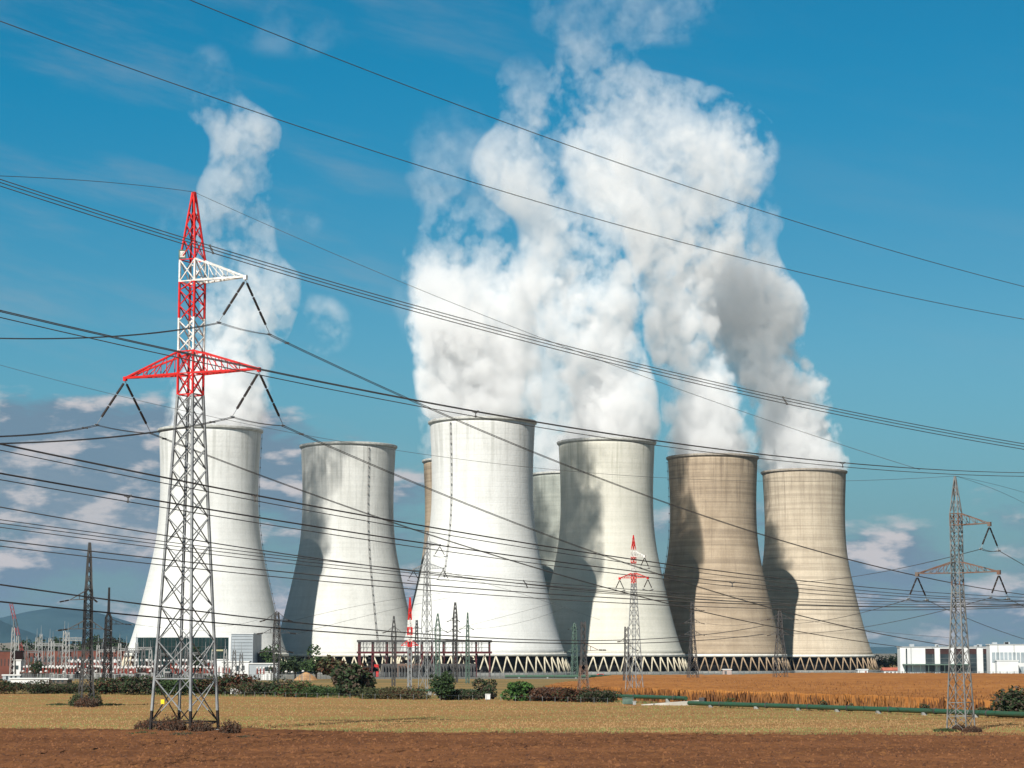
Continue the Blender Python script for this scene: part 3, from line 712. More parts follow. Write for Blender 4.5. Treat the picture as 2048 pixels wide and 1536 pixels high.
for i, (x, y, yt, wd, k, lb) in enumerate([(1461, 1416, 1398, 34, 'mid', 'low green weeds on the near maize edge, leftmost of the shrubs on the pipe'),
        (1646, 1422, 1402, 28, 'dark', 'dark rounded shrub behind the green pipe, larger of the pair left of the grey pylon'),
        (1700, 1423, 1408, 18, 'dark', 'small low shrub behind the green pipe, smaller of the pair left of the grey pylon'),
        (1848, 1428, 1408, 24, 'dark', 'small dark shrub behind the green pipe just left of the grey pylon'),
        (1966, 1430, 1414, 24, 'olive', 'olive shrub behind the green pipe just right of the grey pylon'),
        (1612, 1350, 1345, 10, 'dark', 'tiny dark shrub at the foot of the tan tower, left one'),
        (1702, 1351, 1343, 11, 'dark', 'tiny dark shrub at the foot of the tan tower beside the white hut')]):
    plant('shrub', lb, 'shrub', x, y, yt, wd, k, group='shrubs scattered by pipe and tower', n=420, seed=20 + i)
# hedge: countable stretches of bushes that have grown together, placed along the field edge
hedge = [(0, 58, 1388, 1370, 'dark'), (70, 70, 1388, 1371, 'dark'), (140, 60, 1388, 1374, 'dark'), (232, 76, 1389, 1360, 'dark'), (300, 76, 1390, 1362, 'dark'), (366, 72, 1391, 1366, 'mid'),
         (436, 70, 1391, 1362, 'dark'), (470, 66, 1391, 1360, 'dry'), (545, 64, 1393, 1367, 'dark'), (598, 62, 1394, 1372, 'mid'), (650, 60, 1395, 1378, 'mid'),
         (760, 60, 1398, 1382, 'olive'), (810, 62, 1399, 1383, 'olive'), (918, 60, 1400, 1384, 'dark'), (1072, 58, 1402, 1384, 'dry'), (1112, 64, 1403, 1382, 'dry'), (1158, 64, 1404, 1381, 'dry'), (1198, 52, 1405, 1388, 'dark'), (500, 54, 1392, 1374, 'olive')]
names_ = {'dark': 'dark green', 'mid': 'green', 'dry': 'reddish brown', 'olive': 'olive brown'}
where_ = {0: 'at the left edge below the long white shed', 70: 'below the right end of the long white shed', 140: 'left of the shrub covered pylon foot', 232: 'just right of the shrub covered pylon foot', 300: 'left of the big pylon legs',
          366: 'behind the big pylon legs', 436: 'just right of the big pylon legs', 470: 'above the parked white vehicle', 545: 'below the small lattice pylon', 598: 'under the left end of the green pipe', 650: 'between the green pipe and the ragged bush',
          760: 'just right of the ragged bush', 810: 'left of the egg shaped tree', 918: 'right of the egg shaped tree', 1072: 'right of the bright green bush', 1112: 'left of the brown lattice pylon foot', 1158: 'at the brown lattice pylon foot',
          1198: 'at the right end of the hedge', 500: 'right of the parked white vehicle'}
for i, (x, wd, yb, yt, k) in enumerate(hedge):
    plant('hedge_bush', names_[k] + ' hedge bush ' + where_[x], 'bush', x, yb, yt - 8, wd * 1.5, k, group='bushes grown together into the hedge', n=3300, seed=50 + i, depth=3.0, clumps=22, kind2='dry' if i % 3 == 0 else 'dark')
# shrubs around the pylon feet
for i, (x, yb, yt, wd, k, lb) in enumerate([(300, 1462, 1432, 60, 'dry', 'dry brown scrub around the left leg of the big pylon'), (345, 1466, 1426, 56, 'dry', 'tall dry scrub between the legs of the big pylon'),
        (402, 1468, 1436, 50, 'dry', 'reddish scrub around the right legs of the big pylon'), (460, 1472, 1436, 40, 'dry', 'lone dry thistle clump right of the big pylon'),
        (288, 1472, 1462, 90, 'mid', 'low green weeds in front of the big pylon left leg'), (372, 1475, 1462, 70, 'olive', 'low weeds in front of the big pylon front leg'),
        (490, 1480, 1472, 60, 'olive', 'flat green weeds on the soil edge right of the big pylon'),
        (156, 1413, 1380, 32, 'dark', 'dark shrub at the left leg of the dark pylon'), (188, 1413, 1382, 30, 'dark', 'dark shrub at the right leg of the dark pylon'),
        (172, 1415, 1388, 46, 'dry', 'rust brown scrub between the legs of the dark pylon'),
        (1920, 1462, 1446, 30, 'dry', 'dry scrub at the front leg of the grey pylon on the right'), (1944, 1465, 1450, 40, 'dry', 'brown weeds right of the grey pylon foot'),
        (1890, 1464, 1455, 48, 'mid', 'low green weeds left of the grey pylon foot'), (222, 1411, 1406, 60, 'mid', 'flat green weeds right of the dark pylon foot'), (118, 1411, 1406, 50, 'mid', 'flat green weeds left of the dark pylon foot')]):
    plant('shrub', lb, 'shrub', x, yb, yt, wd, k, group='scrub around the pylon feet', n=2400, seed=90 + i, kind2='dry' if k == 'dry' else 'olive')
# far belt of trees behind the switchyard (left) and behind the tan tower (right), each crown its own thing
rnd = random.Random(11)
x = -10; k = 0
while x < 285:
    wd = rnd.uniform(18, 34)
    plant('tree', 'dark tree in the far belt behind the switchyard', 'tree', x, 1336, rnd.uniform(1273, 1283), wd * 2.3, 'dark', D=1500, group='dark tree belt behind the switchyard', n=800, seed=200 + k, clumps=6)
    x += wd * .72; k += 1
x = 1748
for k, (x, yt) in enumerate([(1746, 1311), (1758, 1314), (1772, 1316), (1785, 1314), (1798, 1311), (1812, 1312)]):
    plant('tree', 'dark tree in the belt between the tan tower and the white building', 'tree', x, 1336, yt - 3, 34, 'dark', D=1500, group='dark tree belt right of the tan tower', n=800, seed=240 + k, clumps=6)

# ------------------------------------------------------------------ far hills
def hills(name, label, D, pts, c, depth=900):
    b = MB(); base = len(b.v); P = []
    xs = np.linspace(pts[0][0], pts[-1][0], 160); ys = np.interp(xs, [p[0] for p in pts], [p[1] for p in pts])
    for x, y in zip(xs, ys):
        q = at(x, y, D); q.z += 3 * mnoise.noise(Vector((x * .05, 0, D))); P.append(q)
    rows = [(-1.0, 0.0), (-.6, .35), (-.25, .8), (0, 1), (.4, .8), (1.0, 0)]
    for q in P:
        for (dy, hz) in rows: b.v.append((q.x, q.y + dy * depth, max(-0.5, q.z * hz) if hz > 0 else -0.5))
    n = len(rows)
    for i in range(len(P) - 1):
        for j in range(n - 1):
            b.f.append((i*n+j, (i+1)*n+j, (i+1)*n+j+1, i*n+j+1)); b.m.append(0)
    return tag(b.build(name, c, smooth=True), label, None, kind='structure')
m_hill = mat('hazy_hill_forest', (0.020, 0.055, 0.065), (0.03, 0.07, 0.08), 0.003)  # forest colour shifted to blue, distance haze mixed into the base colour
m_plain = mat('far_fields', (0.20, 0.17, 0.13), (0.13, 0.12, 0.09), 0.004)
hills('hills', 'blue wooded hills on the horizon at the left', 12000, [(-300, 1240), (-60, 1238), (0, 1236), (60, 1222), (120, 1214), (200, 1226), (300, 1256), (420, 1280), (700, 1290), (1000, 1296), (1500, 1298), (2048, 1290), (2400, 1280)], m_hill, 1500)
hills('hills', 'nearer dark blue ridge at the left edge', 8500, [(-400, 1215), (-120, 1225), (0, 1240), (40, 1258), (110, 1280), (300, 1300)], m_hill, 800)
hills('hills', 'nearer blue ridge behind the leftmost tower', 9500, [(150, 1300), (230, 1264), (300, 1256), (420, 1268), (560, 1300)], m_hill, 700)
hills('far_fields', 'pale far fields below the hills', 5200, [(-500, 1288), (0, 1285), (300, 1292), (900, 1305), (2048, 1308), (2600, 1306)], m_plain, 500)

# ------------------------------------------------------------------ pylons
m_red = mat('red_paint', (0.60, 0.012, 0.010), (0.36, 0.022, 0.016), 2.2, rough=0.6, spec=0.4, detail=6, lo=.42, hi=.7)
m_wht = mat('white_paint', (0.78, 0.77, 0.74), (0.52, 0.49, 0.44), 2.2, rough=0.5, spec=0.5)
m_galv = mat('galvanised_steel', (0.30, 0.31, 0.31), (0.19, 0.195, 0.20), 1.0, rough=0.55, metal=0.15, spec=0.5)
m_galvd = mat('dull_galvanised_steel', (0.19, 0.19, 0.185), (0.11, 0.11, 0.105), 1.0, rough=0.6, spec=0.4)
m_blk = mat('black_bitumen_paint', (0.018, 0.015, 0.014), (0.03, 0.022, 0.018), 1.0, rough=0.6)
m_rust = mat('rusty_steel', (0.14, 0.115, 0.095), (0.15, 0.075, 0.05), 1.3, rough=0.8)
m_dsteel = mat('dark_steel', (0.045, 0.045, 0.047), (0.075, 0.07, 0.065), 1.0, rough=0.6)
m_black_steel = mat('near_black_steel', (0.016, 0.016, 0.018), (0.03, 0.028, 0.026), 1.0, rough=0.6)  # near-black: against-the-light darkness of the tall left pylon put into the colour
m_green = mat('green_paint', (0.10, 0.15, 0.12), (0.06, 0.10, 0.08), 1.0, rough=0.6)
m_glass = mat('brown_glazed_porcelain', (0.020, 0.013, 0.010), (0.035, 0.022, 0.016), 3.0, rough=0.35, spec=0.5)
m_wire = mat('weathered_conductor', (0.055, 0.055, 0.055), (0.085, 0.08, 0.075), 0.5, rough=0.6)
m_yel = mat('yellow_plate', (0.80, 0.60, 0.03), (0.72, 0.52, 0.02), 1.0, rough=0.5)

def split_bar(b, p, q, w, bands, w2=None):
    """bar whose paint changes at heights: bands = [(z_top, slot), ...] rising"""
    p, q = Vector(p), Vector(q)
    if p.z > q.z: p, q = q, p
    zc = [z for z, _ in bands[:-1] if p.z + 1e-4 < z < q.z - 1e-4]
    pts = [p] + [p.lerp(q, (z - p.z) / (q.z - p.z)) for z in zc] + [q]
    for a, c in zip(pts, pts[1:]):
        zm = (a.z + c.z) / 2
        mi = next((m for z, m in bands if zm <= z), bands[-1][1])
        b.bar(a, c, w, mi)
def insul(b, p, q, r, seg=3):
    p, q = Vector(p), Vector(q)
    d = q - p; n = seg
    b.tube([p, q], r * .22, 5, 1)
    for k in range(n):
        a = p + d * (0.06 + k * 0.80 / n); c = p + d * (0.06 + (k + .90) * 0.80 / n)
        m_ = 9; pts = []; rs_ = []
        for j in range(m_ * 2 + 1):
            pts.append(a.lerp(c, j / (m_ * 2))); rs_.append(r if j % 2 else r * .62)
        b.tube(pts, rs_, 7, 0)
def lattice_pylon(name, label, D, cx_base, yb, group, Y, arms, halfpx, mats_bands, rz=-36.0, legw=.2, brw=.085, ncell=0.80, strings=True, sdrop=None, sspan=None, extras=None):
    """Y: dict of photograph rows (base, waist, lower arm bottom/top, upper arm bottom/top, peak); halfpx: half silhouette width at base and waist"""
    s = D / F
    g = Vector((at(cx_base, yb, D).x, D, 0))
    z = {k: zof(v, D) for k, v in Y.items()}
    t = thing(name, label, 'pylon', g, R(rz), group)
    a0, a1 = halfpx[0] * s / 1.40, halfpx[1] * s / 1.40
    mats_, bands_px = mats_bands
    bands = [(zof(y, D) if y is not None else 1e9, m) for y, m in bands_px]
    def half(h):
        if h <= z['waist']: return a0 + (a1 - a0) * h / z['waist']
        if h <= z['pk0']: return a1
        return a1 + (0.10 * a1 - a1) * (h - z['pk0']) / (z['peak'] - z['pk0'])
    def section(nm, zlo, zhi, lw, bw, fixed=(), first_h=True):
        b = MB()
        lv = [zlo]; h = zlo
        while h < zhi - .01:
            st = max(2 * half(h) * (ncell if nm != 'peak' else 1.15), (.75 if nm != 'peak' else 1.3) * (D / 207) ** .5)
            nx = h + st
            for f in fixed:
                if h + .05 < f <= nx + st * .45: nx = f; break
            if zhi - nx < st * .45: nx = zhi
            lv.append(nx); h = nx
        cor = [(-1, -1), (1, -1), (1, 1), (-1, 1)]
        for c in cor: split_bar(b, (c[0]*half(zlo), c[1]*half(zlo), zlo), (c[0]*half(zhi), c[1]*half(zhi), zhi), lw, bands)
        for i, (h0, h1) in enumerate(zip(lv, lv[1:])):
            for k in range(4):
                c, e = cor[k], cor[(k + 1) % 4]
                A0, A1 = half(h0), half(h1)
                split_bar(b, (c[0]*A0, c[1]*A0, h0), (e[0]*A1, e[1]*A1, h1), bw, bands)
                split_bar(b, (e[0]*A0, e[1]*A0, h0), (c[0]*A1, c[1]*A1, h1), bw, bands)
                if (i == 0 and first_h) or any(abs(h0 - f) < .01 for f in fixed):
                    split_bar(b, (c[0]*A0, c[1]*A0, h0 + .001), (e[0]*A0, e[1]*A0, h0), bw * 1.3, bands)
        return b.build(nm, mats_, t)
    section('tower_body', 0.0, z['waist'], legw, brw, fixed=(z['hz1'], z['hz2']), first_h=False)
    section('upper_body', z['waist'], z['pk0'], legw * .8, brw, fixed=(z['la0'], z['la1'], z['ua0']))
    section('peak', z['pk0'], z['peak'], legw * .7, brw * .8)
    b = MB()
    for c in [(-1, -1), (1, -1), (1, 1), (-1, 1)]:
        b.box(c[0]*a0 - .28, c[0]*a0 + .28, c[1]*a0 - .28, c[1]*a0 + .28, -.3, .22)
    b.build('concrete_footing', m_basin, t)
    tips = []
    for (side, kind, tip_px, slot) in arms:
        zb, zt = (z['la0'], z['la1']) if kind == 'lower' else (z['ua0'], z['pk0'])
        cr_, sr_ = math.cos(R(rz)), math.sin(R(rz)); Lm = tip_px / (cr_ / s - sr_ * (cx_base - 1024) / D)
        tip = Vector((side * Lm, 0, zb + .05)); b = MB(); h = a1
        lo = [Vector((side * h, q * h, zb)) for q in (-1, 1)]; up = [Vector((side * h, q * h, zt)) for q in (-1, 1)]
        for q in (0, 1):
            b.bar(lo[q], tip, legw * .85, slot); b.bar(up[q], tip, legw * .75, slot)
            n = 4 if kind == 'lower' else 3
            for k in range(1, n + 1):
                f0, f1 = (k - 1) / (n + .6), k / (n + .6)
                b.bar(lo[q].lerp(tip, f1), up[q].lerp(tip, f0 + .03), brw * .8, slot)
                b.bar(lo[q].lerp(tip, f1), up[q].lerp(tip, f1), brw * .7, slot)
        for k in range(0, 4):
            f0, f1 = k / 4.6, (k + 1) / 4.6
            b.bar(lo[0].lerp(tip, f0), lo[1].lerp(tip, f1), brw * .7, slot); b.bar(lo[1].lerp(tip, f0), lo[0].lerp(tip, f1), brw * .7, slot)
        b.box(tip.x - .15, tip.x + .15, -.15, .15, tip.z - .28, tip.z + .12, slot)
        arm = b.build('crossarm', mats_, t)
        # two strings of insulators hang from the tip, one towards each span, joined by a jumper
        ends = []
        if strings:
            for q in (-1, 1):
                p0 = tip + Vector((0, 0, -.3)); e = tip + Vector((0, q * sspan, -sdrop))
                b = MB(); insul(b, p0, e, .135 if sdrop > 3 else .085)
                b.bar(e + Vector((0, -.32, -.06)), e + Vector((0, .32, -.06)), .10, 1)
                b.bar(e + Vector((0, 0, 0)), e + Vector((0, 0, -.2)), .12, 1)
                b.build('insulator_string', [m_glass, m_galv], t)
                ends.append(e + Vector((0, 0, -.1)))
            b = MB()
            for off in (-.16, .16):
                b.tube([ends[0].lerp(ends[1], f) + Vector((off, 0, -.14 * 4 * f * (1 - f))) for f in np.linspace(0, 1, 9)], .025, 5)
            b.build('jumper', m_wire, t)
        tips.append(ends)
    t_tips = []
    M_ = Matrix.Translation(g) @ Matrix.Rotation(R(rz), 4, 'Z')
    for ends in tips: t_tips.append([M_ @ e for e in ends])
    return t, t_tips, M_ @ Vector((0, 0, z['peak'])), z
PG = 'lattice pylons of the power lines'
A, A_ends, A_peak, zA = lattice_pylon('transmission_pylon', 'tallest pylon in the foreground, red and white upper half on a grey lattice', 207, 369, 1459, PG,
    dict(base=1459, hz1=1443, hz2=1357, waist=790, la0=748, la1=704, ua0=564, pk0=521, peak=384),
    [(1, 'lower', 135, 0), (-1, 'lower', 134, 0), (1, 'upper', 106, 1)], (67, 25.5),
    ([m_red, m_wht, m_galv, m_blk], [(1421, 3), (790, 2), (702, 0), (637, 1), (565, 0), (521, 1), (None, 0)]),
    rz=-27, legw=.215, brw=.085, ncell=.86, sdrop=4.75, sspan=4.15)
# number plate, yellow notice
b = MB(); b.box(-.34, .34, -.03, .03, -.42, .42, 0); b.box(-.22, .22, -.045, -.031, -.28, .28, 1)
for (x0, x1, z0, z1) in ((-.15, -.10, -.18, .18), (.02, .16, .13, .18), (.02, .07, -.02, .13), (.02, .16, -.02, .03), (.11, .16, -.18, -.02), (.02, .11, -.18, -.13), (-.2, -.15, .08, .14)):
    b.box(x0, x1, -.052, -.046, z0, z1, 0)
o = b.build('number_plate', [m_green, m_wht], A); pz = zof(508, 207)
o.location = (-.62, -.80, pz - .1); o.rotation_euler = (0, 0, R(27)); o['label'] = 'small green and white number plate'
b = MB(); b.box(-.18, .18, -.03, .03, -.2, .2)
o = b.build('notice_plate', m_yel, A); o.location = (-1.05, -1.98, zof(1403, 207)); o.rotation_euler = (0, 0, R(10)); o['label'] = 'small yellow notice plate'

CC, C_ends, C_peak, zC = lattice_pylon('transmission_pylon', 'grey rusty pylon on the right with scrub at its foot', 209, 1922, 1455, PG,
    dict(base=1455, hz1=1432, hz2=1405, waist=1185, la0=1146, la1=1124, ua0=1050, pk0=1027, peak=952),
    [(1, 'lower', 82, 1), (-1, 'lower', 81, 1), (1, 'upper', 66, 1)], (29, 12.5),
    ([m_galvd, m_rust], [(1170, 0), (1163, 1), (1052, 0), (1026, 1), (None, 0)]), legw=.115, brw=.048, ncell=1.05, sdrop=2.35, sspan=1.95)
BB, B_ends, B_peak, zB = lattice_pylon('transmission_pylon', 'small far pylon with red and white top in front of the cream tower', 370, 1269, 1400, PG,
    dict(base=1400, hz1=1388, hz2=1300, waist=1166, la0=1156, la1=1146, ua0=1113, pk0=1102, peak=1070),
    [(1, 'lower', 28, 0), (-1, 'lower', 28, 0), (1, 'upper', 22, 1)], (19, 5.0),
    ([m_red, m_wht, m_galv], [(1166, 2), (1146, 0), (1127, 1), (1113, 0), (1100, 1), (None, 0)]), legw=.10, brw=.045, ncell=1.3, sdrop=1.9, sspan=1.35)
DD, D_ends, D_peak, zD = lattice_pylon('transmission_pylon', 'slim pale grey pylon in front of the large white tower', 430, 853, 1389, PG,
    dict(base=1389, hz1=1380, hz2=1260, waist=1160, la0=1138, la1=1127, ua0=1091, pk0=1083, peak=1062),
    [(1, 'lower', 32, 0), (-1, 'lower', 27, 0), (1, 'upper', 25, 0)], (17, 6.0),
    ([m_galv, m_rust], [(None, 0)]), legw=.10, brw=.045, ncell=1.5, sdrop=2.1, sspan=1.7)

def small_pylon(label, px, ytop, ybase, D, widths, arms, mt, lw=.16, bw=.075, rz=20, bands=None, strn=True):
    """widths: [(y, half px)] silhouette; arms: [(y, left px, right px, drop px)]"""
    g = Vector((at(px, ybase, D).x, D, 0)); s = D / F
    t = thing('lattice_pylon', label, 'pylon', g, R(rz), 'small pylons around the switchyard')
    W = sorted([(zof(y, D), h * s / 1.36) for y, h in widths])
    W[0] = (0.0, W[0][1])
    half = lambda h: float(np.interp(h, [w_[0] for w_ in W], [w_[1] for w_ in W]))
    ms = mt if isinstance(mt, list) else [mt]
    bd = [(zof(y, D) if y is not None else 1e9, m) for y, m in bands] if bands else [(1e9, 0)]
    b = MB(); zt = zof(ytop, D); lv = [0.0]
    while lv[-1] < zt - .3:
        lv.append(min(zt, lv[-1] + max(1.3, 2.2 * half(lv[-1]))))
    cor = [(-1, -1), (1, -1), (1, 1), (-1, 1)]
    for h0, h1 in zip(lv, lv[1:]):
        A0, A1 = half(h0), half(h1)
        for k in range(4):
            c, e = cor[k], cor[(k + 1) % 4]
            split_bar(b, (c[0]*A0, c[1]*A0, h0), (c[0]*A1, c[1]*A1, h1), lw, bd)
            if A0 > .12:
                split_bar(b, (c[0]*A0, c[1]*A0, h0), (e[0]*A1, e[1]*A1, h1), bw, bd); split_bar(b, (e[0]*A0, e[1]*A0, h0), (c[0]*A1, c[1]*A1, h1), bw, bd)
    b.build('mast', ms, t)
    c_, s_ = math.cos(R(-rz)), math.sin(R(-rz))
    def loc(dx, dz, dy=0):   # offset across the view, in the pylon's own frame
        return Vector((dx * c_ - dy * s_, dx * s_ + dy * c_, dz))
    for (y, l, r_, drop) in arms:
        z0 = zof(y, D); h = half(z0); b = MB()
        for e in (l, r_):
            if e == 0: continue
            tip = loc(e * s * .62, z0 - drop * s * .5)
            for q in (-1, 1):
                b.bar(loc(0, z0, q * h * .8), tip, bw * 1.3, 0); b.bar(loc(0, z0 + 1.4, q * h * .8), tip, bw * 1.2, 0)
            b.bar(loc(e * s * .3, z0 - drop * s * .25), loc(e * s * .3, z0 + .7 - drop * s * .25), bw, 0)
        b.build('crossarm', [ms[0]], t)
        if strn:
            for e in (l, r_):
                if e == 0: continue
                b = MB(); insul(b, loc(e * s * .62, z0 - drop * s * .5), loc(e * s, z0 - drop * s - .2, -.6), .13, 2)
                b.build('insulator_string', [m_glass, m_galv], t)
    return t
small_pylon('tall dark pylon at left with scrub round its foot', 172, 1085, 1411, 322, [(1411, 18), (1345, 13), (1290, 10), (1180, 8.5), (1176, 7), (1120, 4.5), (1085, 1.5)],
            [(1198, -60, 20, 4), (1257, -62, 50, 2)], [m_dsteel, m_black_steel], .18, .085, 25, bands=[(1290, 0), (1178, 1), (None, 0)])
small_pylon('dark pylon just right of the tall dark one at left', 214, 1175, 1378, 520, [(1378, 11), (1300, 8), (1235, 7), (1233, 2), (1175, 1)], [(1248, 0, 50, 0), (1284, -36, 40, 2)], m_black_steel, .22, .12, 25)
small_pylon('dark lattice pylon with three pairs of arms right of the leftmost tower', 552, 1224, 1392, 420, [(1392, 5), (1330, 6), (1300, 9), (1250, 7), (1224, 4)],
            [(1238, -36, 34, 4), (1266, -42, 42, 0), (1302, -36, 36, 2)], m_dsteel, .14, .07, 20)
small_pylon('pale narrow pylon at the left end of the steel frame', 787, 1232, 1372, 580, [(1372, 4), (1300, 4), (1268, 6), (1262, 5), (1232, 1)], [(1263, -24, 24, 2)], m_dsteel, .13, .07, 15)
small_pylon('low grey pylon between the red striped mast and the slim pylon', 833, 1240, 1352, 850, [(1352, 4), (1290, 4), (1240, 2)], [(1258, -12, 10, -2)], m_dsteel, .2, .1, 15)
small_pylon('greenish pylon in the middle of the steel frame', 875, 1226, 1366, 650, [(1366, 5), (1290, 5), (1264, 7), (1256, 6), (1226, 1)], [(1260, -24, 20, 3)], m_green, .15, .08, 15)
small_pylon('dark narrow pylon with stacked arms above the steel frame', 910, 1204, 1364, 680, [(1364, 6), (1290, 5), (1235, 5), (1204, 1.5)], [(1240, -18, 10, 3), (1262, -18, 12, 3)], m_dsteel, .2, .1, 15)
small_pylon('thin pale green mast near the right end of the steel frame', 935, 1225, 1366, 650, [(1366, 4), (1290, 4), (1260, 3), (1225, 1)], [(1257, -18, 13, 1)], m_green, .15, .08, 15)
small_pylon('short mast banded red and white left of the slim pylon', 819, 1195, 1380, 500, [(1380, 4), (1295, 4.5), (1262, 5.5), (1228, 3), (1195, 1)], [(1291, -28, 28, 0)], [m_red, m_wht, m_galv], .18, .09, 15,
            bands=[(1294, 2), (1283, 0), (1270, 1), (1254, 0), (1240, 1), (None, 0)], strn=False)
small_pylon('green pylon in the shadow between the large white and the cream tower', 1149, 1246, 1356, 850, [(1356, 8), (1300, 6), (1256, 4), (1246, 1)], [(1258, -14, 8, 0), (1302, -22, 14, 3)], m_green, .22, .11, 15)
small_pylon('rust brown pylon standing in the hedge right of the middle', 1167, 1243, 1398, 385, [(1398, 15), (1356, 11), (1320, 7), (1290, 5), (1243, 5)], [(1302, 0, 48, -4)], [m_rust, m_dsteel], .15, .075, 10, bands=[(1330, 0), (None, 1)])
small_pylon('grey pylon left of the small red topped pylon', 1254, 1252, 1380, 500, [(1380, 10), (1320, 6), (1300, 5), (1252, 4.5)], [(1284, -20, 0, -2), (1297, 0, 24, 3)], m_dsteel, .14, .07, 10)
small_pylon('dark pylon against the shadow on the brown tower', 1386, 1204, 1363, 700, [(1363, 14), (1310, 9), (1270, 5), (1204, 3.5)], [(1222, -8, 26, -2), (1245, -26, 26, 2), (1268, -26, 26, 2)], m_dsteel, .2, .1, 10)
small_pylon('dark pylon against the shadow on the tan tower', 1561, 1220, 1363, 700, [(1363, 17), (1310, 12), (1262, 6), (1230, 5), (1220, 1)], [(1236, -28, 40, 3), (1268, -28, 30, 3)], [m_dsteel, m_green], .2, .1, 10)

# ------------------------------------------------------------------ wires
def ray(px, py):
    x = (px - 1024) / F; y = -(py - 768) / F
    return Vector((x, cp - y * sp_, sp_ + y * cp))
def curve3(pts, D0, D1, P0=None, P1=None):
    """pts: pixels along one conductor. Plan is a straight span, height a parabola fitted to the pixels."""
    A_ = P0 or at(pts[0][0], pts[0][1], D0); B_ = P1 or at(pts[-1][0], pts[-1][1], D1)
    dX, dY = B_.x - A_.x, B_.y - A_.y
    S, Z = [], []
    for (px, py) in pts:
        d = ray(px, py); k = d.x / d.y
        s = (k * A_.y - A_.x) / (dX - k * dY)
        S.append(s); Z.append(EYE + (A_.y + s * dY) * d.z / d.y)
    wt = [1.0] * len(S)
    if P0: S.append(0.0); Z.append(A_.z); wt.append(30)
    if P1: S.append(1.0); Z.append(B_.z); wt.append(30)
    deg = 2 if len(pts) > 2 else 1
    c = np.polyfit(S, Z, deg, w=wt)
    s0 = 0.0 if (P0 or pts[0][0] > 3) else -0.35; s1 = 1.0 if (P1 or pts[-1][0] < 2044) else 1.3
    out_ = []
    for s in np.linspace(s0, s1, 40): out_.append(Vector((A_.x + s * dX, A_.y + s * dY, float(np.polyval(c, s)))))
    return out_, (lambda s: Vector((A_.x + s * dX, A_.y + s * dY, float(np.polyval(c, s)))))
def wire(label, pts, D0, D1, r=.022, P0=None, P1=None, cat='wire', name='power_line', group='overhead wires'):
    P, fn = curve3(pts, D0, D1, P0, P1)
    b = MB(); b.tube(P, r * 1.25, 5)
    return tag(b.build(name, m_wire), label, cat, group)
def bundle(label, pts, D0, D1, offs, r=.022, spacers=(), P0=None, P1=None):
    """offs: sideways/height offsets (m) of the strands; each strand a part, spacers between them"""
    P, fn = curve3(pts, D0, D1, P0, P1)
    d = (P[-1] - P[0]); d.z = 0; d.normalize(); side = Vector((d.y, -d.x, 0))
    mid = P[0]
    t = thing('power_line', label, 'power line', mid, 0, 'bundled conductors crossing the view')
    for (a, h) in offs:
        b = MB(); b.tube([p - mid + side * a + Vector((0, 0, h)) for p in P], r * 1.25, 5); b.build('wire', m_wire, t)
    for px in spacers:
        best = min((abs((lambda q: 1024 + F * q.x / (q.y * cp + (q.z - EYE) * sp_))(fn(s)) - px), s) for s in np.linspace(-.3, 1.3, 1200))[1]
        p = fn(best) - mid; b = MB()
        c_ = Vector((sum(o_[0] for o_ in offs) / len(offs), 0, sum(o_[1] for o_ in offs) / len(offs)))
        cc_ = p + side * c_.x + Vector((0, 0, c_.z))
        for (a, h) in offs:
            e = p + side * a + Vector((0, 0, h)); b.bar(cc_, e, r * 2.6); b.box(e.x - r*2.6, e.x + r*2.6, e.y - r*2.6, e.y + r*2.6, e.z - r*2.6, e.z + r*2.6)
        b.build('spacer', m_dsteel, t)
    return t
wire('uppermost thin wire crossing the blue sky from the top edge to the right', [(375, 0), (703, 126), (1000, 242), (1203, 312), (1600, 447), (1773, 500), (2048, 572)], 150, 215, .026)
wire('second thin wire crossing the sky, from the upper left corner', [(0, 45), (300, 150), (659, 270), (1000, 380), (1174, 431), (1406, 499), (1700, 570), (2048, 637)], 145, 215, .026)
TRI = [(-.22, 0), (.0, -.22), (.22, -.44)]
bundle('three wire bundle crossing in front of the red top of the big pylon', [(0, 358), (347, 466), (423, 490), (683, 567), (1056, 667), (1366, 748), (1569, 798), (2048, 885)], 112, 152, [(-.2, 0), (.0, -.22), (.2, -.46)], .021, (423, 1569))
TR2 = [(-.2, 0), (.2, -.03), (0, -.36)]
bundle('three wire bundle passing behind the red crossarm level and over the largest tower rim', [(0, 622), (333, 698), (683, 770), (952, 823), (1200, 864), (1522, 908), (1685, 926), (1917, 941), (2048, 945)], 118, 215, TR2, .024, (950, 1685))
bundle('three wire bundle crossing the middle of the leftmost tower at its throat', [(0, 887), (332, 953), (511, 992), (800, 1045), (1000, 1080), (1200, 1107), (1381, 1133), (1527, 1150), (1676, 1168), (1906, 1192), (2048, 1192)], 125, 240, TR2, .024, (511,))
bundle('three wire bundle just below the one at the leftmost tower throat', [(0, 943), (258, 992), (400, 1017), (800, 1080), (1054, 1116), (1200, 1133), (1381, 1156), (1674, 1180), (1906, 1199), (2048, 1203)], 122, 240, TR2, .024, (258, 1464))
bundle('triple of wires low across the leftmost tower', [(0, 1035), (332, 1082), (400, 1092), (800, 1143), (1052, 1165), (1200, 1173), (1612, 1192), (2048, 1205)], 150, 260, [(-.2, 0), (.1, -.27), (.2, -.55)], .024, (1052,))
wire('single wire dipping across the leftmost tower above a triple of wires', [(0, 1007), (195, 1047), (312, 1070), (418, 1088), (537, 1108), (673, 1124), (800, 1141), (1200, 1180), (1612, 1205), (2048, 1212)], 160, 250, .034)
wire('upper wire of a pair crossing below the throat of the leftmost tower', [(0, 1078), (328, 1118), (400, 1128), (800, 1168), (995, 1183), (1200, 1194), (1612, 1207), (2048, 1212)], 160, 250, .036)
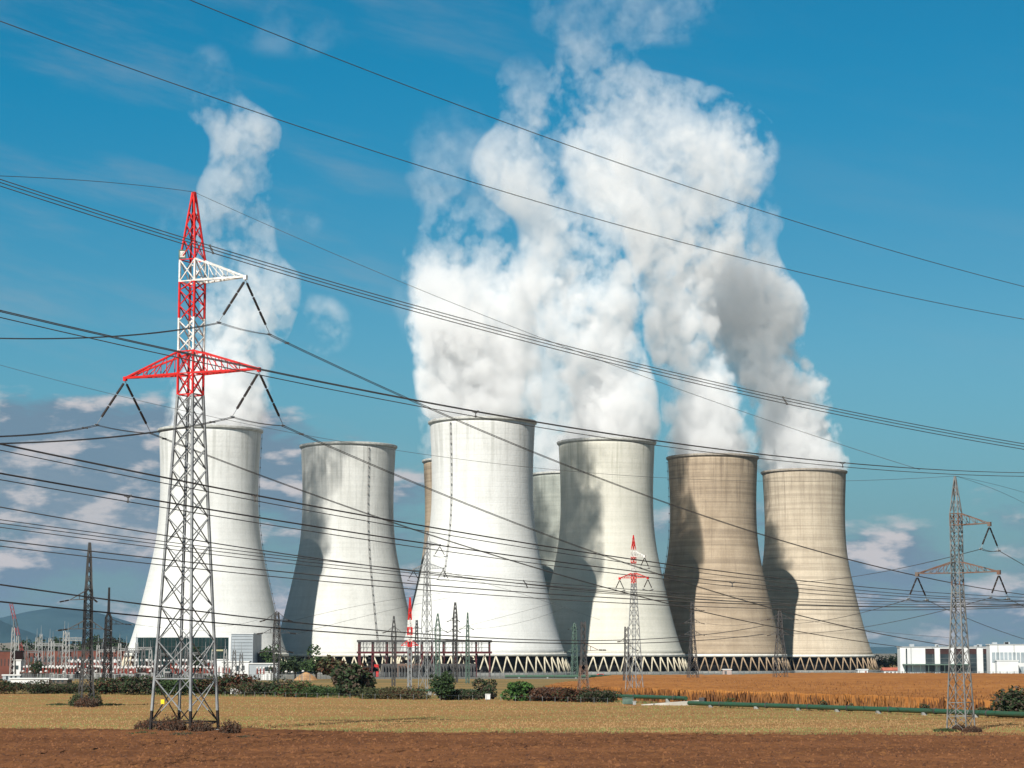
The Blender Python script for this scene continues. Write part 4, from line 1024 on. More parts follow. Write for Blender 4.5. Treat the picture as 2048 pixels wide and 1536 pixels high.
wire('lower wire of a pair crossing below the throat of the leftmost tower', [(0, 1090), (328, 1130), (400, 1140), (800, 1178), (995, 1192), (1200, 1205), (1612, 1215), (2048, 1216)], 165, 255, .03)
wire('thick wire low over the hills at the left', [(0, 1163), (195, 1194), (332, 1214), (400, 1224), (537, 1243), (800, 1269), (976, 1281), (1175, 1279), (1340, 1269), (1527, 1254)], 150, 420, .045)
wire('lowest thick wire at the left, sinking to the steel frame', [(0, 1195), (195, 1222), (400, 1247), (562, 1261), (800, 1277), (976, 1284), (1200, 1285), (1350, 1280), (1527, 1270)], 150, 420, .045)
wire('hair thin wire rising to the top of the grey pylon', [(0, 738), (287, 795), (410, 829), (576, 862), (796, 900), (1066, 937), (1330, 960), (1694, 965), (1884, 953)], 180, 209, .013, P1=C_peak)
# big pylon to its neighbours
wire('thin earth wire from the left edge to the tip of the big pylon', [(0, 352), (200, 363), (391, 378)], 150, 207, .018, P1=A_peak)
wire('thin earth wire descending from the tip of the big pylon to the right', [(391, 378), (683, 509), (896, 603), (1056, 665), (1250, 738), (1549, 850), (1700, 897), (1840, 935)], 207, 212, .018, P0=A_peak)
(AlrN, AlrF), (AllN, AllF), (AuN, AuF) = A_ends
TW2 = [(-.18, 0), (.18, -.02)]
bundle('twin wires reaching the upper arm of the big pylon from the left', [(0, 677), (250, 669), (430, 662)], 130, 204, TW2, .026, (400,), P1=AuN)
bundle('twin wires reaching the left arm of the big pylon', [(0, 873), (100, 865), (190, 857)], 130, 206, TW2, .026, (170,), P1=AllN)
bundle('twin wires passing the leftmost tower rim to the right arm of the big pylon', [(0, 887), (300, 864), (460, 851)], 130, 202, TW2, .026, (425,), P1=AlrN)
bundle('twin wires descending from the upper arm of the big pylon across the cream tower', [(541, 682), (683, 745), (896, 837), (1066, 905), (1250, 977), (1399, 1025), (1600, 1089), (1788, 1141), (1906, 1168), (2048, 1189)], 209, 330, TW2, .030, (573,), P0=AuF)
bundle('twin wires descending from the left arm of the big pylon', [(300, 862), (400, 908), (525, 952), (603, 982), (732, 1029), (859, 1072), (1015, 1119), (1100, 1141), (1225, 1178), (1411, 1223), (1612, 1266), (1802, 1294)], 212, 330, TW2, .028, (330,), P0=AllF)
bundle('twin wires descending from the right arm of the big pylon over the pale tower', [(567, 860), (673, 910), (800, 960), (902, 1001), (1073, 1064), (1276, 1133), (1401, 1173), (1574, 1223), (1724, 1255), (1905, 1296)], 207, 330, TW2, .028, (603,), P0=AlrF)
# grey pylon
(ClrN, ClrF), (CllN, CllF), (CuN, CuF) = C_ends
wire('wire rising behind the tan tower to the upper arm of the grey pylon', [(1600, 1164), (1694, 1155), (1819, 1133), (1963, 1108)], 330, 208, .026, P1=CuN)
wire('wire rising past the tan tower to the left arm of the grey pylon', [(1584, 1247), (1722, 1225), (1797, 1210), (1822, 1202)], 330, 208, .024, P1=CllN)
wire('wire rising low to the right arm of the grey pylon', [(1586, 1268), (1722, 1253), (1913, 1222), (1988, 1203)], 330, 208, .024, P1=ClrN)
wire('short wire leaving the upper arm of the grey pylon to the right edge', [(2005, 1110), (2048, 1130)], 210, 225, .026, P0=CuF)
wire('short wire leaving the left arm of the grey pylon down to the right edge', [(1860, 1205), (1938, 1238), (2048, 1278)], 210, 235, .022, P0=CllF)
wire('short wire leaving the right arm of the grey pylon to the right edge', [(2022, 1203), (2048, 1213)], 210, 225, .024, P0=ClrF)
wire('upper thin earth wire right of the grey pylon tip', [(1921, 952), (1975, 966), (2048, 985)], 209, 240, .013, P0=C_peak)
wire('lower thin earth wire right of the grey pylon tip', [(1921, 952), (1985, 978), (2048, 1006)], 209, 240, .013, P0=C_peak)
# far thin wires between the small pylons
for (lb, pts, D0, D1, r) in [
    ('far thin wire from the dark pylon with three pairs of arms up to the right', [(592, 1240), (700, 1215), (900, 1185)], 420, 520, .022),
    ('far thin wire below it rising to the right over the pale tower', [(594, 1268), (760, 1225), (900, 1195)], 420, 520, .022),
    ('far thin wire across the foot of the large white tower', [(892, 1262), (1000, 1235), (1110, 1205)], 650, 700, .03),
    ('far thin wire low on the large white tower rising right', [(945, 1258), (1040, 1245), (1130, 1215)], 650, 700, .03),
    ('far thin wire falling from the slim pale pylon', [(884, 1142), (1000, 1175), (1200, 1240)], 430, 700, .025),
    ('far thin wire between the two dark pylons by the brown and tan towers, upper', [(1412, 1246), (1480, 1250), (1534, 1238)], 700, 700, .035),
    ('far thin wire between the two dark pylons by the brown and tan towers, lower', [(1412, 1270), (1480, 1274), (1534, 1268)], 700, 700, .035),
    ('far thin wire right of the dark pylon on the tan tower', [(1600, 1238), (1750, 1262), (1900, 1275)], 700, 600, .035),
    ('far thin wire falling left from the dark pylon beside the leftmost tower', [(264, 1248), (330, 1256), (420, 1262)], 520, 600, .03),
    ('far thin wire left of the dark pylon with three pairs of arms', [(430, 1252), (480, 1248), (514, 1240)], 500, 420, .022)]:
    wire(lb, pts, D0, D1, r, cat='wire', group='far thin wires')

# ------------------------------------------------------------------ buildings
m_clad = mat('white_cladding', (0.66, 0.66, 0.64), (0.57, 0.57, 0.56), 0.12, rough=0.5, bump=.0)
m_gclad = mat('grey_cladding', (0.34, 0.37, 0.39), (0.28, 0.31, 0.33), 0.10, rough=0.5)
m_window = mat('dark_window_glass', (0.02, 0.03, 0.035), (0.05, 0.065, 0.07), 0.15, rough=0.15, spec=0.6)
m_greenglass = mat('green_glass', (0.006, 0.018, 0.018), (0.014, 0.034, 0.032), 0.15, rough=0.3, spec=0.35)
m_brick = mat('red_brick', (0.15, 0.050, 0.032), (0.10, 0.035, 0.024), 0.15)
m_roof = mat('dark_roof', (0.06, 0.06, 0.06), (0.09, 0.085, 0.08), 0.3)
m_tile = mat('red_tiles', (0.42, 0.13, 0.08), (0.30, 0.09, 0.06), 0.4)
m_maroon = mat('maroon_steel', (0.085, 0.012, 0.014), (0.05, 0.01, 0.011), 0.8, rough=0.6)
m_maroon_dark = mat('dark_brown_panel', (0.05, 0.022, 0.02), (0.035, 0.018, 0.016), 0.3)
m_pale = mat('pale_concrete_mast', (0.32, 0.32, 0.31), (0.22, 0.22, 0.21), 0.8)
m_gpipe = mat('green_pipe', (0.020, 0.080, 0.042), (0.030, 0.065, 0.035), 0.8, rough=0.5, spec=0.5)
m_fence = mat('fence_wire', (0.15, 0.16, 0.16), (0.10, 0.11, 0.11), 0.5, rough=0.6)

def block(name, label, cat, px0, px1, y0, y1, D, depth, m, group=None, roof=True):
    """rectangular building measured on the photograph; returns the thing, its width and height, origin at its near left foot"""
    a = at(px0, y1, D); c = at(px1, y1, D); h = zof(y0, D)
    t = thing(name, label, cat, (a.x, D, 0), 0, group)
    wd = c.x - a.x
    b = MB(); b.box(0, wd, 0, depth, 0, h - .35); b.build('wall', m, t)
    if roof:
        b = MB(); b.box(-.25, wd + .25, -.25, depth + .25, h - .349, h); b.build('roof_edge', m_clad if m is not m_brick else m_roof, t)
    return t, wd, h
def roofkit(t, wd, h, depth, rnd, n=5):
    for i in range(n):
        x = rnd.uniform(.05, .9) * wd; w_ = rnd.uniform(.8, 2.2); b = MB(); b.box(x, x + w_, depth * .3, depth * .3 + 1.6, h + .003, h + rnd.uniform(.5, 1.3)); b.build('roof_unit', m_gclad, t)
    for i in range(4):
        x = wd * (i + .5) / 4; b = MB(); b.tube([(x, -.13, 0), (x, -.13, h - .4)], .09, 6); b.build('downpipe', m_fence, t)
    b = MB(); b.box(-.05, wd + .05, -.32, -.26, h - .16, h - .04); b.build('gutter', m_fence, t)
def winrow(t, x0, x1, z0, z1, n, gap, m=None, name='window', y=-.08):
    w_ = (x1 - x0 - gap * (n - 1)) / n
    for i in range(n):
        b = MB(); xa = x0 + i * (w_ + gap); b.box(xa, xa + w_, y, y + .12, z0, z1); 
        f = b.build(name, m or m_window, t)
    return w_
# green glass hall with a white frame, and its grey annex
D = 880; s = D / F
t, wd, h = block('glass_hall', 'long hall with dark green glass front in a white frame before the leftmost tower', 'building', 270, 461, 1271, 1352, D, 40, m_gclad, None, False)
zt = zof(1275, D)
b = MB(); b.box(wd - .9, wd, -.2, .01, 0, h); b.box(-.1, wd - .901, -.2, .01, zt + .003, h + .1); b.build('white_frame', m_clad, t)
b = MB(); b.box(.8, wd - .9, -.12, .02, 1.0, zt); b.build('glass_front', m_greenglass, t)
b = MB()
for i in range(1, 24): x = .8 + (wd - 1.7) * i / 24; b.box(x - .06, x + .06, -.2, -.125, 1.0, zt)
for k in range(1, 4): z = 1 + (zt - 1) * k / 4; b.box(.8, wd - .9, -.19, -.13, z - .06, z + .06)
b.build('mullions', m_roof, t)
b = MB(); b.box(wd * .80, wd * .92, -.24, -.2, zt * .66, zt * .70); b.build('pale_sign_strip', mat('cream_strip', (.45, .42, .25), (.38, .35, .2), .5), t)
t, wd, h = block('annex', 'pale grey windowless block beside the green glass hall', 'building', 461.5, 505, 1266, 1352, D - 6, 30, m_gclad)
b = MB()
for k in range(1, 14): b.box(.2, wd - .2, -.1, -.02, h * k / 14 - .05, h * k / 14 + .05)
b.build('cladding_joints', m_fence, t)
t, wd, h = block('low_block', 'dark low block right of the grey annex', 'building', 506, 536, 1304, 1352, D + 10, 20, m_roof)
# white containers / transformer housings
for (lb, x0, x1, y0, y1, D, m_) in [('bright white cabin between the glass hall and the grey annex foot', 443, 497, 1322, 1352, 800, m_clad),
        ('grey white cabin right of the bright white one', 498, 556, 1326, 1354, 795, m_gclad), ('small white cabin top left of the bright white one', 432, 452, 1318, 1328, 830, m_clad),
        ('round white tank car beside the grey white cabin', 518, 541, 1343, 1354, 770, m_clad)]:
    t, wd, h = block('cabin', lb, 'cabin', x0, x1, y0, y1, D, 6, m_, 'white cabins by the switchyard')
    if wd > 6:
        b = MB(); b.box(wd * .30, wd * .38, -.08, .04, 0, h * .55); b.build('door', m_roof, t)
        winrow(t, wd * .55, wd * .85, h * .45, h * .75, 2, .8)
# left: long white wall shed, brown shed, small sheds
t, wd, h = block('shed', 'long white shed in front of the switchyard at the left edge', 'shed', 20, 97, 1356, 1376, 640, 8, m_clad)
b = MB(); b.box(wd * .715, wd * .725, -.06, .02, 0, h * .9); b.build('downpipe', m_fence, t)
t, wd, h = block('shed', 'brownish low shed attached right of the long white shed', 'shed', 97.5, 134, 1357, 1374, 641, 7, mat('brown_panel', (.12, .10, .08), (.08, .07, .06), .3))
winrow(t, wd * .2, wd * .8, h * .3, h * .7, 3, .7)
t, wd, h = block('shed', 'brick building with flat pale roof at the far left edge', 'building', -30, 22, 1301, 1352, 830, 20, m_brick)
winrow(t, wd * .2, wd * .9, h * .45, h * .7, 6, 1.0)
t, wd, h = block('shed', 'small white block right of the brick building at the left edge', 'shed', 26, 41, 1319, 1350, 800, 8, m_clad); winrow(t, wd * .3, wd * .7, h * .5, h * .7, 1, .1)
t, wd, h = block('shed', 'low pale shed with a grey front below the white block at left', 'shed', 5, 40, 1349, 1358, 720, 6, m_gclad); winrow(t, wd * .2, wd * .8, h * .3, h * .75, 3, .8)
D = 1150
t, wd, h = block('brick_hall', 'long reddish brick hall behind the switchyard masts', 'building', 48, 262, 1300, 1342, D, 30, m_brick)
winrow(t, 3, wd - 3, h * .5, h * .72, 22, 1.1); winrow(t, 3, wd - 3, h * .12, h * .38, 22, 1.1)
# right: white industrial buildings
D = 1000; s = D / F
t, wd, h = block('industrial_building', 'white and dark banded industrial building right of the tan tower', 'building', 1801, 1976, 1293, 1352, D, 7, m_clad)
u = wd / 175.0
for (x0, x1) in ((11.5, 14), (50.5, 69), (80, 99), (108, 128), (139, 153), (166, 174)):
    b = MB(); b.box(x0 * u, x1 * u, -.16, .02, 1.2, h - .9)
    f = b.build('window_bay', m_window, t)
    b = MB(); b.box(x0 * u + .05, x1 * u - .05, -.22, -.165, h * .74, h - 1.0); b.build('brown_panel', m_maroon_dark, t) if x0 > 20 else None
    b = MB()
    for k in range(1, 5): b.box(x0 * u, x1 * u, -.21, -.165, h * .74 * k / 5 - .05, h * .74 * k / 5 + .05)
    b.build('transom', m_fence, t)
b = MB(); b.box(4 * u, 138 * u, -3.5, -.25, h * .36, h * .40)
for k in range(9): b.box((6 + k * 16) * u - .1, (6 + k * 16) * u + .1, -3.4, -3.2, 0, h * .36)
b.build('canopy', m_green, t)
roofkit(t, wd, h, 7, random.Random(2), 7)
t, wd, h = block('industrial_building', 'paler white building with ribbon windows at the right edge', 'building', 1981, 2110, 1288, 1353, 960, 7, m_clad)
u = wd / 129.0
for (z0, z1, xa, xb) in ((.42, .74, 4, 126), (.06, .26, 16, 54), (.06, .30, 60, 126)):
    n = max(2, int((xb - xa) / 8))
    winrow(t, xa * u, xb * u, h * z0, h * z1, n, .35, mat('pale_glass', (.30, .34, .36), (.22, .26, .28), .2, rough=.2, spec=.6))
roofkit(t, wd, h, 7, random.Random(3), 4)
t, wd, h = block('lean_to', 'low white annex at the foot of the building at the right edge', 'building', 1994, 2037, 1320, 1335, 955, 4, m_clad)
t, wd, h = block('hut', 'tiny white hut at the foot of the tan tower', 'hut', 1716, 1736, 1338, 1352, 985, 5, m_clad)
b = MB(); b.box(wd * .70, wd * .88, -.06, .03, 0, h * .72); b.build('door', m_tile, t)
a = at(1768, 1349, 1020)
t = thing('low_house', 'low house with a pinkish red roof left of the white banded building', 'house', (a.x, 1020, 0))
wd = at(1804, 1349, 1020).x - a.x; h = zof(1341, 1020); ht = zof(1335, 1020)
b = MB(); b.box(0, wd, 0, 7, 0, h); b.build('wall', m_clad, t)
b = MB(); b.add([(-.4, -.4, h), (wd + .4, -.4, h), (wd + .4, 7.4, h), (-.4, 7.4, h), (-.4, 3.5, ht), (wd + .4, 3.5, ht)], [(0, 1, 5, 4), (2, 3, 4, 5), (1, 2, 5), (3, 0, 4), (0, 3, 2, 1)]); b.build('roof', m_tile, t)
winrow(t, 1, wd - 1, h * .35, h * .75, 4, 1.2)
a = at(1377, 1349, 1010)
t, wd, h = block('hut', 'pinkish concrete hut at the foot of the brown tower', 'hut', 1446, 1463, 1338, 1349, 1010, 5, mat('pink_plaster', (.50, .38, .32), (.42, .3, .26), .4))
b = MB(); b.box(wd * .2, wd * .45, -.06, .03, 0, h * .7); b.build('door', m_roof, t)

# ------------------------------------------------------------------ steel frame in front of the large white tower
D = 900; s = D / F
a = at(717, 1350, D); wd = at(980, 1350, D).x - a.x
t = thing('steel_frame', 'long maroon steel portal frame in front of the largest white tower', 'steel frame', (a.x, D, 0))
z1, z2 = zof(1280, D), zof(1303, D); px_u = wd / 263.0
posts = [0, 27, 55, 72, 100, 126, 146, 170, 194, 215, 235, 262]
for i, p in enumerate(posts):
    b = MB(); x = p * px_u; w_ = .30
    for yy in (0, 9): b.box(x - w_, x + w_, yy - w_, yy + w_, 0, z1)
    b.box(x - w_ * .6, x + w_ * .6, w_, 9 - w_, z1 - 1.0, z1 - .3)
    b.build('post', m_maroon, t)
for nm, z, th, mm in (('top_beam', z1, .9, m_dsteel), ('lower_beam', z2, .8, m_maroon)):
    b = MB(); b.box(-.7, wd + .7, -.9, -.45, z - th, z); b.box(-.7, wd + .7, 9.45, 9.9, z - th, z); b.build(nm, mm, t)
rnd = random.Random(4); b = MB()
for i in range(40):
    x = wd * (i + .5) / 40
    if rnd.random() < .85: b.bar((x, -.3, z2), (x, -.3, z1 - .9), .24)
    if rnd.random() < .55: b.bar((x, -.3, z2 + .4), (x + wd / 40, -.3, z1 - 1.2), .12)
for k in (1, 2): b.bar((0, -.3, z2 + (z1 - z2) * k / 3), (wd, -.3, z2 + (z1 - z2) * k / 3), .2)
b.build('lattice', m_dsteel, t)
b = MB()
for i in range(34):
    x = rnd.uniform(2, wd - 2); hh = rnd.uniform(2.5, z2 - 1); b.box(x - .12, x + .12, 3, 3.24, 0, hh); b.box(x - rnd.uniform(.4, 1.2), x + rnd.uniform(.4, 1.2), 2.6, 3.6, hh - rnd.uniform(.4, 1.6), hh)
b.build('busbar_gear', m_black_steel, t)
for i in range(16):
    b = MB(); x = wd * (i + .6) / 16.2; zz = z2 - .8
    insul(b, (x, rnd.uniform(-.2, 3), zz), (x + rnd.uniform(-1.2, 1.2), rnd.uniform(-.2, 3), zz - rnd.uniform(1.6, 3)), .28, 2)
    b.build('insulator_string', [m_glass, m_galv], t)
for (lb, x0, x1, y0, y1, mm) in [('bright red cabin under the left part of the steel frame', 744, 757, 1327, 1345, mat('red_cabin', (.55, .03, .025), (.42, .02, .02), .5)),
                                ('flat red painted tank left of the bright red cabin', 727, 742, 1334, 1346, mat('red_cabin2', (.35, .03, .03), (.28, .03, .03), .5))]:
    tt, w2, h2 = block('cabin', lb, 'cabin', x0, x1, y0, y1, 930, 4, mm, None, False)
    b = MB(); b.box(w2 * .3, w2 * .6, -.06, .03, 0, h2 * .7); b.build('door', m_roof, tt)

# transformers: big dark units with radiators and bushings
def transformer(label, px, D, mt, sc=1.0, h=4.5):
    g = at(px, 1350, D); t = thing('transformer', label, 'transformer', (g.x, D, 0), 0, 'transformers and breakers of the switchyard')
    b = MB(); b.box(-3*sc, 3*sc, -1.6*sc, 1.6*sc, .4, h*sc*.72); b.build('tank', mt, t)
    b = MB()
    for i in range(9): b.box((-2.7+i*.65)*sc, (-2.4+i*.65)*sc, -2.5*sc, -1.62*sc, .8, h*sc*.62)
    b.build('radiator', m_dsteel, t)
    for i in (-1, 0, 1):
        b = MB(); insul(b, (i*1.7*sc, 0, h*sc*.72), (i*2.0*sc, 0, h*sc*1.15), .26*sc, 1); b.build('bushing', [m_glass, m_galv], t)
for i, (px, D, mm, lb) in enumerate([(870, 860, m_dsteel, 'dark transformer under the middle of the steel frame'), (822, 865, m_rust, 'rust coloured transformer under the red striped mast'),
                                    (790, 870, m_dsteel, 'dark transformer at the left under the steel frame'), (925, 865, m_dsteel, 'dark transformer under the right part of the steel frame')]):
    transformer(lb, px, D, mm, 1.7, 4.4)

# ------------------------------------------------------------------ switchyard on the left
GP = 'pale masts of the switchyard'
def mast(px, ytop, ybase, D, label, arm=None, grp=GP):
    g = at(px, ybase, D); s = D / F; zt = zof(ytop, D)
    t = thing('switchyard_mast', label, 'mast', (g.x, D, 0), R(12), grp)
    b = MB(); w_ = .45
    cor = [(-1, -1), (1, -1), (1, 1), (-1, 1)]; n = max(4, int(zt / 2)); 
    for i in range(n):
        h0, h1 = zt * i / n, zt * (i + 1) / n; A0, A1 = 1.0 - .6 * i / n, 1.0 - .6 * (i + 1) / n
        for k in range(4):
            c, e = cor[k], cor[(k + 1) % 4]
            b.bar((c[0]*A0*.9, c[1]*A0*.9, h0), (c[0]*A1*.9, c[1]*A1*.9, h1), .30); b.bar((c[0]*A0*.9, c[1]*A0*.9, h0), (e[0]*A1*.9, e[1]*A1*.9, h1), .16)
    b.build('mast_lattice', m_pale, t)
    b = MB(); b.tube([(0, 0, zt), (0, 0, zt + 3.5)], [.12, .04], 5); b.build('lightning_rod', m_galv, t)
    if arm:
        b = MB(); L_ = arm * s
        for q in (-.5, .5): b.bar((0, q, zt * .80), (L_, q, zt * .80), .2); b.bar((0, q, zt * .86), (L_, q, zt * .86), .2)
        for k in range(10): b.bar((L_*k/10, -.5, zt*.80), (L_*(k+1)/10, -.5, zt*.86), .12); b.bar((L_*k/10, .5, zt*.86), (L_*(k+1)/10, .5, zt*.80), .12)
        b.build('gantry_beam', m_pale, t)
        for k in range(3):
            b = MB(); x = L_ * (k + .5) / 3; insul(b, (x, 0, zt * .80), (x, 0, zt * .80 - 2.2), .3, 2); b.build('insulator_string', [m_glass, m_galv], t)
for (px, yt, D, arm, lb) in [(24, 1255, 800, None, 'tall pale lattice mast over the small white block at left'), (33, 1272, 860, None, 'pale mast just right of the one over the small white block'),
        (72, 1275, 860, 26, 'pale gantry mast left of the tall dark pylon, first of the row'), (80, 1268, 900, None, 'thin pale mast behind the first gantry mast'),
        (98, 1276, 860, 26, 'pale gantry mast, second of the row at left'), (104, 1282, 820, None, 'short pale mast behind the second gantry mast'),
        (127, 1262, 800, 34, 'pale gantry mast next to the tall dark pylon on its left'), (134, 1264, 840, None, 'thin pale mast hard against the tall dark pylon'),
        (195, 1290, 800, 34, 'pale gantry mast between the two dark pylons'), (222, 1294, 860, None, 'short pale mast right of the second dark pylon'),
        (238, 1287, 800, 36, 'pale gantry mast left of the leftmost tower foot'), (272, 1285, 820, 30, 'pale mast in front of the left end of the glass hall'),
        (300, 1300, 800, None, 'short pale mast in front of the left part of the glass hall'), (425, 1300, 830, None, 'short pale mast before the right part of the glass hall'),
        (450, 1298, 800, None, 'short mast between the glass hall and the grey annex')]:
    mast(px, yt, 1352, D, lb, arm)
# breakers: red and pale topped posts, many alike
rnd = random.Random(21)
m_porc = mat('red_brown_porcelain', (0.30, 0.06, 0.04), (0.20, 0.04, 0.03), 1.0, rough=.4)
m_cap = mat('pale_cap', (0.62, 0.60, 0.58), (0.5, 0.48, 0.46), 1.0)
def breaker_meshes(v):
    b = MB(); b.box(-.22, .22, -.22, .22, 0, 1.9 + v * .2); b.box(-1.3, 1.3, -.18, .18, 1.9 + v * .2, 2.15 + v * .2); st = b.mesh('stand'); st.materials.append(m_pale if v != 1 else m_dsteel)
    b = MB()
    for x in (-1.1, 0, 1.1):
        z0 = 2.16 + v * .2
        rs_ = []; ps_ = []
        for j in range(13): ps_.append((x, 0, z0 + j * .14)); rs_.append(.30 if j % 2 else .17)
        b.tube(ps_, rs_, 7)
    po = b.mesh('insulator'); po.materials.append(m_porc if v != 2 else m_glass)
    b = MB()
    for x in (-1.1, 0, 1.1): b.lathe([(.2, 3.9 + v * .2), (.36, 4.0 + v * .2), (.36, 4.4 + v * .2), (.1, 4.55 + v * .2)], 8, (x, 0))
    cp_ = b.mesh('cap'); cp_.materials.append(m_cap)
    return st, po, cp_
protos = []
for v in range(3):
    t = thing('circuit_breaker', 'three pole circuit breaker in the switchyard before the glass hall and brick hall', 'breaker', (0, 0, 0), 0, 'circuit breakers in the switchyard')
    for me, nm in zip(breaker_meshes(v), ('stand', 'insulator', 'cap')): link(nm, me, None, t)
    protos.append(t)
used = [False] * 3; spots = []
for k in range(64):
    D = rnd.choice([745, 775, 815, 850]); px = rnd.uniform(44, 440) if k < 54 else rnd.uniform(445, 560)
    if any(abs(px - q) < 5 and d == D for q, d in spots): continue
    spots.append((px, D)); v = rnd.randrange(3); x = at(px, 1352, D).x
    if not used[v]: used[v] = True; protos[v].location = (x, D, 0); protos[v].rotation_euler = (0, 0, R(rnd.uniform(-8, 8)))
    else: dup(protos[v], (x, D, 0), R(rnd.uniform(-8, 8)), None)
for k in range(46):
    D = rnd.choice([865, 872]); px = rnd.uniform(140, 450); v = rnd.randrange(3); x = at(px, 1352, D).x
    if any(abs(px - q) < 5 and d == D for q, d in spots): continue
    spots.append((px, D)); dup(protos[v], (x, D, 0), R(rnd.uniform(-8, 8)), None, scale=1.45)
dm = m_dsteel; old_pale = m_pale; m_pale = mat('grey_mast_steel', (0.14, 0.14, 0.14), (0.09, 0.09, 0.09), .8)
for k, (px, yt, D, arm) in enumerate([(52, 1292, 790, 30), (90, 1296, 790, None), (118, 1290, 870, 26), (150, 1292, 820, None), (182, 1296, 790, None), (205, 1284, 870, 30), (252, 1292, 780, 26), (286, 1296, 790, None), (318, 1298, 790, 24), (352, 1302, 785, None), (372, 1296, 800, 26), (410, 1304, 785, None), (468, 1300, 785, None), (482, 1306, 785, None)]):
    mast(px, yt, 1352, D, 'dark grey lattice mast among the gear of the switchyard', arm, 'dark masts of the switchyard')
m_pale = old_pale
for i, (px, D, mm, lb) in enumerate([(230, 800, m_pale, 'pale transformer in the switchyard left of the leftmost tower foot'), (285, 790, m_rust, 'rusty transformer at the left end of the glass hall'),
        (345, 800, m_pale, 'pale transformer before the middle of the glass hall'), (405, 795, m_rust, 'rusty transformer before the right part of the glass hall'), (150, 810, m_dsteel, 'dark transformer beside the tall dark pylon'), (56, 800, m_rust, 'rusty transformer left of the black looking round tree')]):
    transformer(lb, px, D, mm, .9, 4.2)
# small yard lamps with white heads along the fence
for k, px in enumerate([46, 60, 82, 92, 128, 160, 192, 226, 262, 300, 382, 470, 488, 572, 584, 606]):
    D = 735; x = at(px, 1350, D).x; h = zof(1344 + (k % 3), D)
    t = thing('yard_lamp', 'short yard lamp with a pale round head beside the switchyard fence', 'lamp', (x, D, 0), 0, 'short yard lamps beside the fence')
    b = MB(); b.tube([(0, 0, 0), (0, 0, h)], .07, 6); b.build('post', m_pale, t)
    b = MB(); b.lathe([(.05, h), (.42, h + .1), (.46, h + .35), (.1, h + .6)], 10); b.build('lamp_head', m_cap, t)

# ------------------------------------------------------------------ fences, pipes, little things by the hedge
def fence(label, pts, h, step, mt, rails=2, post=.06, mesh=False, group=None):
    g = [ground_at(*p) if len(p) == 2 else Vector((at(p[0], p[1], p[2]).x, p[2], 0)) for p in pts]
    t = thing('fence', label, 'fence', g[0], 0, group); L_ = [q - g[0] for q in g]
    n = 0; P = []
    for a, c in zip(L_, L_[1:]):
        d = (c - a).length; k = max(1, int(d / step))
        P += [a.lerp(c, i / k) for i in range(k)]
    P.append(L_[-1])
    P = P[:100] if len(P) > 100 else P
    for p in P:
        b = MB(); b.box(p.x - post, p.x + post, p.y - post, p.y + post, 0, h); b.build('post', mt, t)
    b = MB()
    for r_ in range(rails):
        z = h * (r_ + 1) / (rails + .15)
        for a, c in zip(P, P[1:]): b.bar((a.x, a.y + .07, z), (c.x, c.y + .07, z), .035 if mesh else .015)
    if mesh:
        for a, c in zip(P, P[1:]):
            k = int((c - a).length / .55)
            for i in range(k):
                q = a.lerp(c, (i + .5) / k); b.box(q.x - .05, q.x + .05, q.y + .06, q.y + .1, .15, h - .1)
    b.build('rail', mt, t)
    return t
fence('grey metal fence of the switchyard from the left edge to the grey annex', [(-20, 1362, 720), (330, 1361, 722), (620, 1362, 725)], 2.3, 2.6, m_fence, 3, .09, True)
fence('grey metal fence in front of the steel frame and tower columns', [(640, 1358, 800), (900, 1356, 850), (1150, 1354, 900)], 2.4, 2.6, m_fence, 3, .09, True)
fence('grey metal fence in front of the brown and tan towers', [(1170, 1354, 905), (1500, 1352, 940), (1745, 1352, 950)], 2.4, 2.8, m_fence, 3, .09, True)
fence('grey metal fence before the white industrial buildings', [(1750, 1353, 940), (2100, 1354, 920)], 2.2, 2.8, m_fence, 3, .09, True)
fence('low fence of thin concrete posts along the hedge, left half', [(450, 1393), (700, 1398), (880, 1401)], .95, 2.9, m_fence, 1, .035)
fence('low fence of thin concrete posts along the hedge, right half', [(890, 1401), (1060, 1404), (1215, 1408)], .95, 2.9, m_fence, 1, .035)
def pipe(label, pts, r, mt, supports=True, z=0.75):
    g = [ground_at(*p) for p in pts]; o_ = g[0].copy(); t = thing('pipeline', label, 'pipeline', o_)
    L_ = [q - o_ + Vector((0, 0, z)) for q in g]
    b = MB(); b.tube(L_, r, 12); b.build('pipe', mt, t, smooth=False)
    if supports:
        k = 0
        for a, c in zip(L_, L_[1:]):
            n = max(1, int((c - a).length / 9))
            for i in range(n):
                q = a.lerp(c, (i + .5) / n); b = MB(); b.box(q.x - .3, q.x + .3, q.y - r - .15, q.y + r + .15, 0, z - r * .6); b.build('support', m_basin, t); k += 1
                dq = (c - a).normalized(); e_ = q + dq * 2.5; b = MB(); b.tube([e_ - dq * .09, e_ + dq * .09], r * 1.28, 12); b.build('flange', m_dsteel, t)
    return t
pipe('long green pipeline along the near edge of the maize', [(1378, 1414), (1560, 1420), (1800, 1429), (2120, 1442)], .30, m_gpipe, z=.55)
pipe('green pipe emerging from the hedge beside the ragged bush', [(604, 1390), (672, 1391), (740, 1393)], .32, m_gpipe, z=1.05)
pipe('green pipe on the grass behind the hedge, middle', [(820, 1390), (900, 1391), (955, 1392)], .26, m_gpipe, z=.9)
pipe('green pipe running from the hedge end towards the concrete slab', [(1210, 1402), (1300, 1405), (1372, 1408)], .30, m_gpipe, z=.85)
pipe('far green pipe under the plant fence by the towers', [(1010, 1357), (1180, 1357), (1330, 1356)], .5, m_gpipe, z=.8)
g0 = ground_at(1345, 1411)
t = thing('concrete_slab', 'pale sloping concrete slab at the pipe end', 'slab', g0, R(-14))
